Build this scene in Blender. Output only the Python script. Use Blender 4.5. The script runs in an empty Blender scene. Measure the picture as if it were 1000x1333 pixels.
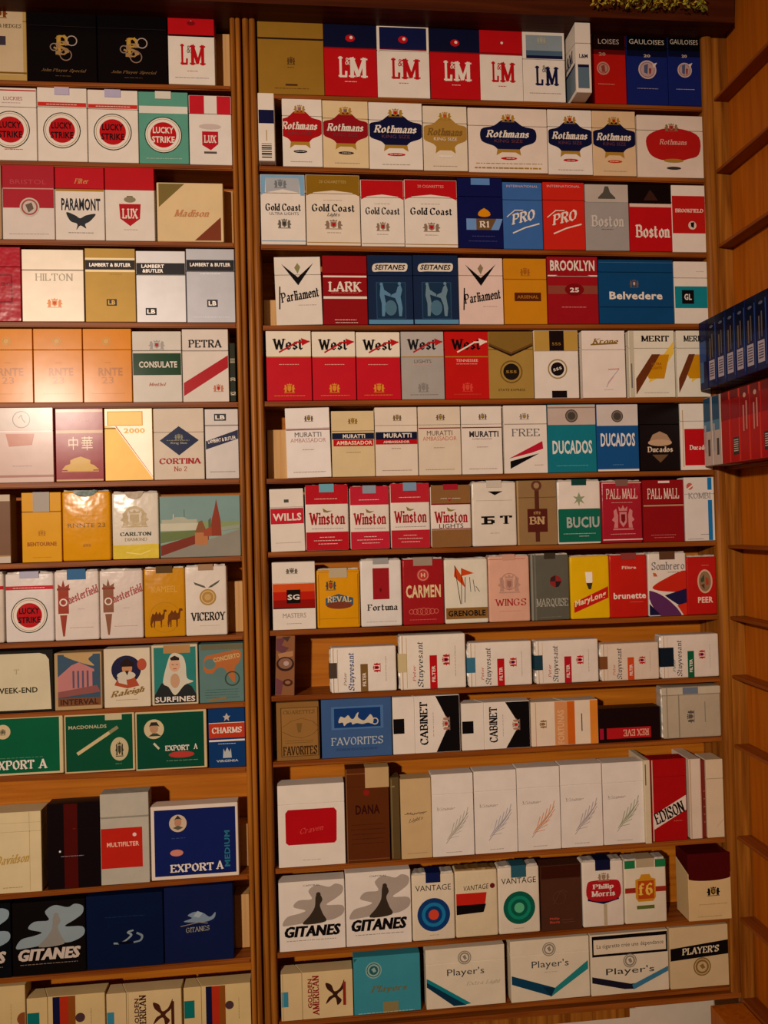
import bpy, bmesh, math, random
from mathutils import Matrix, Vector

# ---------------------------------------------------------------- camera
F = 1000.0
AX, AY, AZ = math.radians(-0.82), math.radians(-5.71), math.radians(-1.45)
RM = (Matrix.Rotation(AZ, 3, 'Z') @ Matrix.Rotation(AX, 3, 'X') @ Matrix.Rotation(AY, 3, 'Y'))
# rows of RM: camera right, down, forward in wall axes (right, down, into the wall)
def wv(v): return Vector((v[0], v[2], -v[1]))
CR, CD, CF = wv(RM[0]), wv(RM[1]), wv(RM[2])
CAM = Vector((0, -1, 0))
sc = bpy.context.scene
cd = bpy.data.cameras.new('camera'); cam = bpy.data.objects.new('camera', cd)
sc.collection.objects.link(cam); sc.camera = cam
cd.sensor_fit = 'HORIZONTAL'; cd.sensor_width = 36; cd.lens = 36 * F / 1000
cd.clip_start = 0.02
m = Matrix((CR, -CD, -CF)).transposed().to_4x4(); m.translation = CAM
cam.matrix_world = m
def at(px, py, Y=0.0):
    d = CR * (px - 500) + CD * (py - 666.5) + CF * F
    return CAM + d * ((Y - CAM.y) / d.y)

# ---------------------------------------------------------------- light
w = bpy.data.worlds.new('room'); sc.world = w; w.use_nodes = True
w.node_tree.nodes['Background'].inputs[0].default_value = (1.0, 0.45, 0.20, 1)
w.node_tree.nodes['Background'].inputs[1].default_value = 0.13
def lamp(name, loc, aim, power, col, size, spot, blend):
    l = bpy.data.lights.new(name, 'SPOT'); l.energy = power; l.color = col
    l.shadow_soft_size = size; l.spot_size = math.radians(spot); l.spot_blend = blend
    o = bpy.data.objects.new(name, l); sc.collection.objects.link(o); o.location = loc
    o.rotation_euler = (Vector(aim) - Vector(loc)).to_track_quat('-Z', 'Y').to_euler()
lamp('room_lamp', (-1.18, -2.80, 0.60), (-0.03, 0, 0.03), 300, (1.0, 0.80, 0.655), 0.06, 45, 1.0)
sc.view_settings.view_transform = 'Standard'; sc.view_settings.look = 'None'
sc.view_settings.exposure = 0.0; sc.view_settings.gamma = 1; sc.view_settings.use_curve_mapping = False

# ---------------------------------------------------------------- materials
def lin(h):
    return tuple(((int(h[i:i+2], 16) / 255 + .055) / 1.055) ** 2.4 if int(h[i:i+2], 16) > 10 else int(h[i:i+2], 16) / 3294 for i in (0, 2, 4))
MC = {}
def mat(h, fin='card'):
    if (h, fin) in MC: return MC[h, fin]
    mt = bpy.data.materials.new(fin + '_' + h); mt.use_nodes = True; nt = mt.node_tree
    b = nt.nodes['Principled BSDF']; c = lin(h)
    tc = nt.nodes.new('ShaderNodeTexCoord'); nz = nt.nodes.new('ShaderNodeTexNoise')
    nz.inputs['Scale'].default_value = 38; nz.inputs['Detail'].default_value = 4
    nt.links.new(tc.outputs['Object'], nz.inputs['Vector'])
    mx = nt.nodes.new('ShaderNodeMix'); mx.data_type = 'RGBA'
    mx.inputs['A'].default_value = (*[x * .86 for x in c], 1)
    mx.inputs['B'].default_value = (*[min(1, x * 1.08) for x in c], 1)
    nt.links.new(nz.outputs['Fac'], mx.inputs['Factor']); nt.links.new(mx.outputs['Result'], b.inputs['Base Color'])
    b.inputs['Roughness'].default_value = {'card': .3, 'gloss': .2, 'soft': .2, 'foil': .46, 'matte': .6}[fin]
    b.inputs['Specular IOR Level'].default_value = {'card': .07, 'gloss': .09, 'soft': .22, 'foil': .2, 'matte': .08}[fin]
    if fin == 'foil': b.inputs['Metallic'].default_value = .28
    bp = nt.nodes.new('ShaderNodeBump'); bp.inputs['Strength'].default_value = {'soft': .35, 'foil': .12, 'gloss': .05}.get(fin, .05)
    bp.inputs['Distance'].default_value = .002
    n2 = nt.nodes.new('ShaderNodeTexNoise'); n2.inputs['Scale'].default_value = 55 if fin == 'soft' else 25
    n2.inputs['Detail'].default_value = 2; nt.links.new(tc.outputs['Object'], n2.inputs['Vector'])
    nt.links.new(n2.outputs['Fac'], bp.inputs['Height']); nt.links.new(bp.outputs['Normal'], b.inputs['Normal'])
    MC[h, fin] = mt; return mt
def wood(name, h1, h2, axis=0, rough=.38):
    mt = bpy.data.materials.new(name); mt.use_nodes = True; nt = mt.node_tree; b = nt.nodes['Principled BSDF']
    tc = nt.nodes.new('ShaderNodeTexCoord'); mp = nt.nodes.new('ShaderNodeMapping')
    s = [60, 60, 60]; s[axis] = 2.5; mp.inputs['Scale'].default_value = s
    nz = nt.nodes.new('ShaderNodeTexNoise'); nz.inputs['Scale'].default_value = 2.2; nz.inputs['Detail'].default_value = 6
    nz.inputs['Distortion'].default_value = .6
    nt.links.new(tc.outputs['Object'], mp.inputs['Vector']); nt.links.new(mp.outputs['Vector'], nz.inputs['Vector'])
    cr = nt.nodes.new('ShaderNodeValToRGB'); cr.color_ramp.elements[0].position = .32; cr.color_ramp.elements[1].position = .68
    cr.color_ramp.elements[0].color = (*lin(h1), 1); cr.color_ramp.elements[1].color = (*lin(h2), 1)
    nt.links.new(nz.outputs['Fac'], cr.inputs['Fac']); nt.links.new(cr.outputs['Color'], b.inputs['Base Color'])
    b.inputs['Roughness'].default_value = rough; b.inputs['Specular IOR Level'].default_value = .12
    bp = nt.nodes.new('ShaderNodeBump'); bp.inputs['Strength'].default_value = .25; bp.inputs['Distance'].default_value = .001
    nt.links.new(nz.outputs['Fac'], bp.inputs['Height']); nt.links.new(bp.outputs['Normal'], b.inputs['Normal'])
    return mt
WH = wood('wood_along', '70360e', '98561e', 0); WV = wood('wood_upright', '6c3a0e', 'a66822', 2)
WB = wood('wood_back_panel', 'a05a10', 'bc721c', 0, .5); WP = wood('pale_wood', 'b98e58', 'd0a870', 2, .6)
WD = wood('wood_along_depth', '7a3c12', '96521c', 1); WS = wood('wood_side_back', 'a4560c', 'ba6814', 2, .45)
WALL = mat('d8cdb8', 'matte')

# ---------------------------------------------------------------- helpers
def link(o): sc.collection.objects.link(o); return o
def mesh_obj(name, verts, faces, mats, parent=None, idx=None):
    me = bpy.data.meshes.new(name); me.from_pydata(verts, [], faces)
    for x in mats: me.materials.append(x)
    if idx: me.polygons.foreach_set('material_index', idx)
    me.update(); o = link(bpy.data.objects.new(name, me)); o.parent = parent; return o
def prism(name, prof, a0, a1, xf, mt, parent, bevel=.0005, segs=1):
    """profile in (depth, up) swept across the width"""
    bm = bmesh.new(); n = len(prof)
    A = [bm.verts.new(xf(a0, y, b)) for y, b in prof]; B = [bm.verts.new(xf(a1, y, b)) for y, b in prof]
    bm.faces.new(A); bm.faces.new(B[::-1])
    for i in range(n): bm.faces.new((A[i], A[i-1], B[i-1], B[i]))
    bmesh.ops.recalc_face_normals(bm, faces=bm.faces)
    if bevel: bmesh.ops.bevel(bm, geom=list(bm.edges), offset=bevel, segments=segs, affect='EDGES', profile=.6)
    me = bpy.data.meshes.new(name); bm.to_mesh(me); bm.free(); me.materials.append(mt)
    if segs > 1:
        for p in me.polygons: p.use_smooth = True
    o = link(bpy.data.objects.new(name, me)); o.parent = parent; return o
def box(name, x0, x1, y0, y1, z0, z1, mt, parent=None, bevel=.0006):
    return prism(name, [(y0, z0), (y1, z0), (y1, z1), (y0, z1)], x0, x1, lambda a, y, b: (a, y, b), mt, parent, bevel)
def empty(name, loc, label=None, cat=None, group=None):
    o = link(bpy.data.objects.new(name, None)); o.location = loc; o.empty_display_size = .02
    if label: o['label'] = label
    if cat: o['category'] = cat
    if group: o['group'] = group
    return o

# lettering: sans letters from the built-in font, roman letters as broad-nib strokes
TXT = {}
def sans(s, bold):
    k = (s, bold)
    if k not in TXT:
        c = bpy.data.curves.new('t', 'FONT'); c.body = s; c.resolution_u = 2; c.offset = .03 if bold else 0
        c.space_character = 1.06 if bold else 1
        o = bpy.data.objects.new('t', c); me = o.to_mesh()
        TXT[k] = ([(v.co.x, v.co.y) for v in me.vertices], [tuple(p.vertices) for p in me.polygons])
        o.to_mesh_clear(); bpy.data.objects.remove(o); bpy.data.curves.remove(c)
    return TXT[k]
GL = {
'A':"0,0 36,100 72,0;14,32 58,32|0,0 72,0",'B':"10,0 10,100 40,100 58,88 58,64 40,53 10,53;40,53 64,42 64,12 44,0 10,0|10,0 10,100",
'C':"68,80 54,97 34,100 12,84 4,50 12,16 34,0 56,4 70,22;68,78 68,98|",'D':"10,0 10,100 40,100 66,82 72,50 66,18 40,0 10,0|10,0 10,100",
'E':"10,0 10,100;10,98 58,98 58,80;10,52 46,52;10,2 60,2 62,22|10,0 10,100",'F':"10,0 10,100;10,98 58,98 58,80;10,52 46,52|10,0 10,100",
'G':"68,80 54,97 34,100 12,84 4,50 12,16 34,0 56,4 66,16 66,44;50,44 78,44|",'H':"10,0 10,100;66,0 66,100;10,52 66,52|10,0 10,100 66,0 66,100",
'I':"10,0 10,100|10,0 10,100",'J':"40,100 40,20 26,0 8,8|40,100",'K':"10,0 10,100;12,46 62,100;26,58 68,0|10,0 10,100 62,100 68,0",
'L':"10,100 10,0;10,2 58,2 60,26|10,0 10,100",'M':"8,0 8,100 44,8 80,100 80,0|8,0 8,100 80,100 80,0",'N':"8,0 8,100 66,0 66,100|8,0 8,100 66,100",
'O':"36,100 12,84 4,50 12,16 36,0 60,16 68,50 60,84 36,100|",'P':"10,0 10,100 44,100 62,86 62,62 44,48 10,48|10,0 10,100",
'R':"10,0 10,100 44,100 62,86 62,64 44,52 10,52;34,52 68,0|10,0 10,100 68,0",'S':"58,78 44,98 24,98 8,84 10,64 54,40 58,18 42,2 22,2 6,22;58,76 58,98;6,22 6,2|",
'T':"34,0 34,100;2,80 2,98 66,98 66,80|34,0",'U':"10,100 10,26 24,2 48,2 62,26 62,100|10,100 62,100",'V':"0,100 36,0 72,100|0,100 72,100",
'W':"0,100 26,0 48,90 72,0 96,100|0,100 96,100",'X':"2,0 64,100;2,100 66,0|2,0 64,100 2,100 66,0",'Y':"0,100 36,46 36,0;36,46 70,100|0,100 70,100 36,0",
'Z':"2,82 2,98 60,98 2,2 62,2 64,20|",'&':"70,50 50,14 28,0 8,14 10,34 46,70 44,92 28,98 16,86 18,66 70,0|",
'a':"10,54 26,66 42,58 42,4 52,0;42,38 12,30 8,12 20,0 42,14|",'b':"8,100 8,4 30,0 46,14 48,36 38,62 20,64 8,48|8,100",
'c':"44,52 28,66 10,54 6,32 14,8 32,0 46,12|",'d':"44,100 44,0;44,50 28,66 10,54 6,32 14,6 28,0 44,16|44,100 44,0",
'e':"8,36 46,36 42,58 26,66 10,54 6,32 14,6 32,0 46,14|",'f':"14,0 14,84 26,100 40,92;2,62 34,62|14,0",
'g':"44,62 44,-14 30,-30 8,-22;44,48 28,66 10,54 6,32 14,10 28,4 44,18|",'h':"8,0 8,100;8,46 26,66 42,56 42,0|8,0 8,100 42,0",
'i':"8,0 8,64;8,84 8,98|8,0 8,64",'k':"8,0 8,100;10,28 42,62;20,38 46,0|8,0 8,100 46,0",'l':"8,0 8,100|8,0 8,100",
'm':"8,0 8,64;8,46 24,66 38,56 38,0;38,46 54,66 68,56 68,0|8,0 38,0 68,0 8,64",'n':"8,0 8,64;8,46 26,66 42,56 42,0|8,0 8,64 42,0",
'o':"28,66 10,52 6,32 10,12 28,0 46,12 50,32 46,52 28,66|",'p':"8,-30 8,62;8,48 28,66 44,54 48,32 40,8 28,0 8,16|8,-30",
'r':"8,0 8,64;8,44 22,64 38,58|8,0 8,64",'s':"38,52 20,66 8,54 14,38 34,28 40,12 24,0 6,12|",'t':"12,90 12,10 24,0 36,10;0,64 32,64|",
'u':"8,64 8,14 20,0 42,16;42,64 42,0|8,64 42,64 42,0",'v':"2,64 24,0 46,64|2,64 46,64",'w':"2,64 20,0 36,60 52,0 70,64|2,64 70,64",
'y':"2,64 26,4;48,64 22,-24 6,-28|2,64 48,64","'":"8,100 6,74|",'.':"8,0 8,10|",'2':"6,76 20,98 44,94 50,72 6,2 54,2|",'1':"10,82 26,100 26,0|26,0",'6':"52,90 36,100 14,80 6,40 14,8 30,0 48,14 50,34 38,54 20,54 6,40|",'Q':"36,100 12,84 4,50 12,16 36,0 60,16 68,50 60,84 36,100;34,24 66,-12|",'z':"4,62 44,62 4,2 46,2|",'j':"20,64 20,-20 4,-28|20,64",'x':"2,0 44,64;2,64 46,0|",'q':"44,64 44,-30;44,48 28,66 10,54 6,32 14,10 28,2 44,18|",'3':"8,86 28,100 48,84 44,60 24,52 50,40 52,14 28,0 6,12|"}
def strokes(pts, th, tn):
    V, Q = [], []
    for (x0, y0), (x1, y1) in zip(pts, pts[1:]):
        dx, dy = x1 - x0, y1 - y0; L = math.hypot(dx, dy) or 1
        a = math.atan2(dy, dx); s = abs(math.sin(a - .42)); h = (tn + (th - tn) * s * s) / 2
        nx, ny = -dy / L * h, dx / L * h; ex, ey = dx / L * tn / 2, dy / L * tn / 2; k = len(V)
        V += [(x0+nx-ex, y0+ny-ey), (x0-nx-ex, y0-ny-ey), (x1-nx+ex, y1-ny+ey), (x1+nx+ex, y1+ny+ey)]; Q.append((k, k+1, k+2, k+3))
    return V, Q
def roman(s, bold):
    k = (s, 'r', bold)
    if k in TXT: return TXT[k]
    th, tn = (24, 8) if bold else (15, 6); V, Q = [], []; x = 0
    for ch in s:
        if ch == ' ': x += 36; continue
        g, sf = GL[ch].split('|'); mx = 0
        for st in g.split(';'):
            pts = [tuple(map(float, q.split(','))) for q in st.split()]; mx = max(mx, *[q[0] for q in pts])
            v, q = strokes([(a + x, b) for a, b in pts], th, tn); n = len(V); V += v; Q += [tuple(i + n for i in f) for f in q]
        for q in sf.split():
            a, b = map(float, q.split(',')); a += x; r = th * .5 + 8; n = len(V)
            b += (tn/2 if b <= 0 else -tn/2)
            V += [(a-r, b-tn/2), (a+r, b-tn/2), (a+r, b+tn/2), (a-r, b+tn/2)]; Q.append((n, n+1, n+2, n+3))
        x += mx + (22 if bold else 18)
    TXT[k] = (V, Q); return TXT[k]

# printing primitives; u runs left to right, v top to bottom, both 0..1 on the front face
def r(u0, v0, u1, v1, c): return ('P', c, [(u0, v0), (u1, v0), (u1, v1), (u0, v1)])
def p(c, *q): return ('P', c, list(q))
def crv(q, n=4, closed=True):
    "rounds a corner list into a smooth outline (Catmull-Rom)"
    m_ = len(q); out = []
    for i in range(m_ if closed else m_ - 1):
        g_ = lambda k: q[k % m_] if closed else q[min(max(k, 0), m_ - 1)]
        a, b, c, d = g_(i-1), g_(i), g_(i+1), g_(i+2)
        for j in range(n):
            t = j / n; out.append(tuple(.5*(2*b[x] + (c[x]-a[x])*t + (2*a[x]-5*b[x]+4*c[x]-d[x])*t*t + (3*b[x]-a[x]-3*c[x]+d[x])*t**3) for x in (0, 1)))
    return out if closed else out + [q[-1]]
def ps(c, *q): return ('P', c, crv(list(q)))
def ls(c, wd, *q): return ('L', c, wd, crv(list(q), 5, False))
def e(u, v, ru, rv, c, a0=0, a1=360): return ('E', c, u, v, ru, rv, a0, a1)
def c_(u, v, rr, c): return ('C', c, u, v, rr)
def o_(u, v, rr, wd, c): return ('O', c, u, v, rr, wd)
def s(t, u, v, w, h, c, rot=0, sh=0, b=0): return ('T', c, t, u, v, w, h, rot, sh, b, 0)
def S(t, u, v, w, h, c, rot=0, sh=0): return ('T', c, t, u, v, w, h, rot, sh, 1, 0)
def f(t, u, v, w, h, c, rot=0, sh=0): return ('T', c, t, u, v, w, h, rot, sh, 0, 1)
def Fb(t, u, v, w, h, c, rot=0, sh=0): return ('T', c, t, u, v, w, h, rot, sh, 1, 1)
def l(c, wd, *q): return ('L', c, wd, list(q))
def g(u, v, w, c, n=1, dv=.035, h=.008): return ('G', c, u, v, w, n, dv, h)
def z(u, v, w, h, c, c2=None):
    "a small crest: shield, crown and two supporters"
    q = [p(c, (u-.16*w, v-.25*h), (u+.16*w, v-.25*h), (u+.16*w, v+.2*h), (u, v+.42*h), (u-.16*w, v+.2*h)),
         p(c, (u-.18*w, v-.3*h), (u-.2*w, v-.5*h), (u-.08*w, v-.38*h), (u, v-.55*h), (u+.08*w, v-.38*h), (u+.2*w, v-.5*h), (u+.18*w, v-.3*h))]
    for k in (-1, 1):
        q.append(p(c, *[(u+k*a*w, v+b*h) for a, b in ((.22, -.1), (.3, -.4), (.42, -.3), (.4, -.05), (.5, .1), (.38, .2), (.42, .45), (.24, .45))]))
    q.append(r(u-.45*w, v+.48*h, u+.45*w, v+.54*h, c))
    if c2: q.append(p(c2, (u-.09*w, v-.15*h), (u+.09*w, v-.15*h), (u+.09*w, v+.12*h), (u, v+.25*h), (u-.09*w, v+.12*h)))
    return q
def flat(a):
    out = []
    for x in a:
        if isinstance(x, list): out += flat(x)
        else: out.append(x)
    return out
RND = random.Random(4)
def build_print(art, W, H, xf, fin, parent, y0=0.0, first=1):
    """all printing of one face: shapes and lettering, each a thin skin of its own just proud of the card"""
    sets = {'printed_design': [[], [], [], []], 'lettering': [[], [], [], []]}
    def P2(a, b):  # clamp to the face
        return min(max(a, .0006), W - .0006), min(max(b, .0006), H - .0006)
    for k, A in enumerate(flat(art)):
        y = y0 - 4e-5 * (k + first); t = A[0]; V, Q = [], []
        if t == 'P': V = [(u * W, (1 - v) * H) for u, v in A[2]]; Q = [tuple(range(len(V)))]
        elif t == 'E':
            _, c, u, v, ru, rv, a0, a1 = A; n = 28; full = a1 - a0 >= 360
            V = [(u*W + ru*W*math.cos(math.radians(a0+(a1-a0)*i/n)), (1-v)*H + rv*H*math.sin(math.radians(a0+(a1-a0)*i/n))) for i in range(n if full else n+1)]
            Q = [tuple(range(len(V)))]
        elif t == 'C':
            _, c, u, v, rr = A; V = [(u*W + rr*W*math.cos(i*math.pi/16), (1-v)*H + rr*W*math.sin(i*math.pi/16)) for i in range(32)]; Q = [tuple(range(32))]
        elif t == 'O':
            _, c, u, v, rr, wd = A
            for i in range(32):
                for q in (rr, rr - wd): V.append((u*W + q*W*math.cos(i*math.pi/16), (1-v)*H + q*W*math.sin(i*math.pi/16)))
            Q = [(2*i, 2*i+1, (2*i+3) % 64, (2*i+2) % 64) for i in range(32)]
        elif t == 'L':
            V, Q = strokes([(u*W, (1-v)*H) for u, v in A[3]], A[2]*W, A[2]*W*.7)
        elif t == 'G':
            _, c, u, v, w, n, dv, h = A
            for j in range(n):
                x = (u - w/2) * W; x1 = (u + w/2) * W; yy = (1 - v - j*dv) * H; x += RND.random()*.05*W; x1 -= RND.random()*.05*W
                while x < x1:
                    d = (.02 + .05*RND.random()) * W; i = len(V); V += [(x, yy-h*H/2), (min(x+d, x1), yy-h*H/2), (min(x+d, x1), yy+h*H/2), (x, yy+h*H/2)]; Q.append((i, i+1, i+2, i+3)); x += d + .012*W
        elif t == 'T':
            _, c, tx, u, v, w, h, rot, sh, b, ro = A
            VV, Q = roman(tx, b) if ro else sans(tx, b)
            VV = [(a + sh*bb, bb) for a, bb in VV]
            x0 = min(q[0] for q in VV); x1 = max(q[0] for q in VV); y0_ = min(q[1] for q in VV); y1_ = max(q[1] for q in VV)
            sx = w*W/(x1-x0); sy = h*H/(y1_-y0_); ca, sa = math.cos(math.radians(rot)), math.sin(math.radians(rot))
            for a, bb in VV:
                a = (a-(x0+x1)/2)*sx; bb = (bb-(y0_+y1_)/2)*sy; V.append((u*W + a*ca - bb*sa, (1-v)*H + a*sa + bb*ca))
        S_ = sets['lettering' if t == 'T' else 'printed_design']; n = len(S_[0])
        dy = [0.0] * len(V)
        if t == 'L' or (t == 'T' and A[10]):
            for j, q in enumerate(Q):
                for i in q: dy[i] = (j % 16) * 2e-6
        S_[0] += [xf(*(lambda q: (q[0], y - dd, q[1]))(P2(a, b))) for (a, b), dd in zip(V, dy)]; S_[1] += [tuple(i + n for i in q) for q in Q]
        mt = mat(A[1], fin)
        if mt not in S_[2]: S_[2].append(mt)
        S_[3] += [S_[2].index(mt)] * len(Q)
    for nm, (V, Q, M, I) in sets.items():
        if Q: mesh_obj(nm, V, Q, M, parent, I)

# ---------------------------------------------------------------- shelves as measured: front top edge of each board, left end and right end
ROWS = {'R': [(339,121.6,908,138),(339,215,908,232),(339,317.6,920,328.6),(368,423,920,421.4),(349,522,908,516.8),(376,622.4,905,612),(353,718.8,931,703.8),
 (356,821,934,800),(356,906.6,937.6,881),(362,992,941,958.8),(365.6,1131,947,1090),(365.6,1241,952,1193.8),(365.6,1331,953.6,1283)],
 'L': [(3,103.7,279,110.5),(0,208,303,215),(3,311,303,315.3),(30.6,418.5,302.6,420),(0,524.5,299,523),(0,629,309,623),(30.6,733,313,723.7),(0,837.6,296,826.7),
 (0,929.7,318,913.4),(0,1011,318,998.4),(0,1165,309,1139.4),(17,1273,302.6,1248.6),(17,1372,310,1342)]}
XL0, XL1 = -.478, -.0851          # left bay, inner faces
XR0, XR1 = -.0520, .5555         # right bay, inner faces
BACK = .052
def shelf_z(bay, n, x):
    x0, y0, x1, y1 = ROWS[bay][n]; a, b = at(x0, y0), at(x1, y1)
    return a.z + (b.z - a.z) * (x - a.x) / (b.x - a.x)
T = .0064
cabs = {}
for bay, (x0, x1), lab in (('L', (XL0, XL1), 'left bay of the brown wooden display shelving, fluted upright edges'), ('R', (XR0, XR1), 'right bay of the brown wooden display shelving, thirteen shelves, beside the corner')):
    e0 = empty('display_shelving', ((x0+x1)/2, .03, -.75), lab, 'shelving', 'wooden shelving bays')
    cabs[bay] = e0
    inv = Matrix.Translation(-e0.location)
    def xf(a, y, b, e0=e0): return (a - e0.location.x, y - e0.location.y, b - e0.location.z)
    def part(nm, xa, xb, ya, yb, za, zb, mt, bevel=.0006, e0=e0, xf=xf):
        return prism(nm, [(ya, za), (yb, za), (yb, zb), (ya, zb)], xa, xb, xf, mt, e0, bevel)
    bot = -.6465 if bay == 'R' else -.76
    part('back_panel', x0-.006, x1+.006, BACK, BACK+.006, bot, .70, WB)
    part('side_panel', x0-.007, x0, .001, BACK, bot, .70, WV); part('side_panel', x1, x1+.007, .001, BACK, bot, .70, WV)
    for n in range(13):
        za, zb = shelf_z(bay, n, x0), shelf_z(bay, n, x1)
        bm = bmesh.new(); vs = []
        for X, Z in ((x0+.0001, za), (x1-.0001, zb)):
            for Y, dz in ((0.0, 0), (BACK, 0), (BACK, -T), (0.0, -T)): vs.append(bm.verts.new(xf(X, Y, Z - .0003 + dz)))
        for q in ((0,1,2,3), (7,6,5,4), (0,4,5,1), (1,5,6,2), (2,6,7,3), (3,7,4,0)): bm.faces.new([vs[i] for i in q])
        bmesh.ops.recalc_face_normals(bm, faces=bm.faces)
        bmesh.ops.bevel(bm, geom=[ed for ed in bm.edges if all(abs(v.co.y + .03) < 1e-4 for v in ed.verts)], offset=.0012, segments=2, affect='EDGES')
        me = bpy.data.meshes.new('shelf'); bm.to_mesh(me); bm.free(); me.materials.append(WH)
        o = link(bpy.data.objects.new('shelf', me)); o.parent = e0
# fluted stiles: a beaded profile swept up each front edge
def stile(x0, x1, zb, zt, parent, beads, flutes=True):
    # cross-section across the width; three reeds with quirks between them
    L = parent.location; pr = [(x0, .004), (x0, -.001)]; w_ = (x1 - x0) / beads
    for i in range(beads):
        for k in range(1, 6):
            a = k * math.pi / 6; pr.append((x0 + w_*(i + .5 - .47*math.cos(a)), -.0012 - .0032*math.sin(a)))
        pr.append((x0 + w_*(i+1), -.0008))
    pr += [(x1, .004)]
    V = []; n = len(pr)
    for Z in (zb, zt): V += [(x - L.x, y - L.y, Z - L.z) for x, y in pr]
    Q = [(i, (i+1) % n, n + (i+1) % n, n + i) for i in range(n)] + [tuple(range(n))[::-1], tuple(range(n, 2*n))]
    return mesh_obj('stile', V, Q, [WV], parent)
stile(XL1 + .0002, -.0712, -.76, .664, cabs['L'], 2); stile(-.0690, XR0 - .0002, -.6468, .664, cabs['R'], 2)
stile(XR1 + .0002, XR1 + .0148, -.6468, .66, cabs['R'], 1)
# top cornice over both bays
pa, pb = at(300, 7, -.03), at(905, 29, -.03)
co = empty('cornice_board', (.0, .0, pa.z + .015), 'dark brown cornice board running across the top of both shelving bays', 'cornice')
zc = (pa.z + pb.z) / 2
prism('moulding', [(-.034, zc), (BACK, zc), (BACK, zc+.07), (-.03, zc+.07), (-.038, zc+.050), (-.034, zc+.012)], -.495, .585, lambda a, y, b: (a - co.location.x, y, b - co.location.z), wood('dark_cornice_wood', '3c1808', '54240e', 0), co, 0)
# base board and batten under the right bay
bb = empty('base_board', (.25, 0, -.6545), 'brown base board under the right bay with a short batten below it', 'board')
box('board', -.068-.25, XR1+.014-.25, -.003, BACK, 0, .0074, WH, bb)
box('batten', -.068-.25, .414-.25, .002, .040, -.0155, -.0003, WV, bb)
# side cabinet round the corner, its shelves running towards us
sx0, sx1 = XR1 + .015, .592
sd = empty('corner_shelving', (.60, -.3, -.8), 'brown corner shelving on the right, shallow shelves running towards the camera', 'shelving')
def sbox(nm, a, b, c, d, z0, z1, mt, bev=.0006): return box(nm, a-.60, b-.60, c+.3, d+.3, z0+.8, z1+.8, mt, sd, bev)
sbox('back_panel', sx1, sx1+.012, -.62, .008, -.80, .72, WS)
sbox('end_panel', sx0, sx1, -.0015, .008, -.80, .72, WV)
for q in (.706, .5735, .4735, .3705, .2720, .1690, .0655, -.0420, -.1390, -.2190, -.3130, -.4370, -.5470, -.6560):
    sbox('shelf', sx0, sx1, -.60, -.0017, q - .0045, q, WD)
box('plinth', .524-.60, sx0-.0005-.60, -.60+.3, -.004+.3, -.80+.8, -.6600+.8, WS, sd)
# setting
def struct(nm, *a):
    o = box(nm, *a, None, 0); o['kind'] = 'structure'; return o
struct('wall_back', -1.6, .66, .060, .12, -1.5, 1.1, WALL); struct('wall_right', .606, .66, -2.6, .059, -1.5, 1.1, WALL)
struct('floor', -1.6, .66, -2.6, .12, -1.56, -1.5, wood('floor_boards', '5a3a20', '7a5230', 1))
# ---------------------------------------------------------------- packs
CROP = {'a':(320,0,3.125),'b':(620,0,3.125),'c':(320,215,3.125),'d':(620,215,3.125),'e':(320,415,3.125),'f':(620,415,3.125),'g':(340,610,3.125),'h':(630,610,3.125),
 'j':(340,810,3.125),'k':(640,810,3.125),'m':(340,980,3.125),'n':(640,980,3.125),'q':(340,1110,3.125),'w':(640,1110,3.125),
 'A':(0,0,2.941),'B':(0,205,2.941),'C':(0,415,2.941),'D':(0,620,2.941),'E':(0,825,2.941),'G':(0,1000,2.941),'H':(0,1133,2.941)}
W='e2dacd'; CR_='dcc69a'; R='b8141a'; DR='7e1014'; N='15183e'; K='110e10'; B='1b4684'; Gd='a8802c'; SV='b4b4b6'; GR='0c5238'; Y='d88c0c'; TE='157a86'; BR='50301a'; O='c8401a'; PK='d8a89a'; GY='6a6a6c'; LB='7aa8c8'; TAN='b08a58'
ORD = 'first second third fourth fifth sixth seventh eighth ninth tenth eleventh twelfth lowest'.split()
SETX = {}
COUNT = [0]
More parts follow.
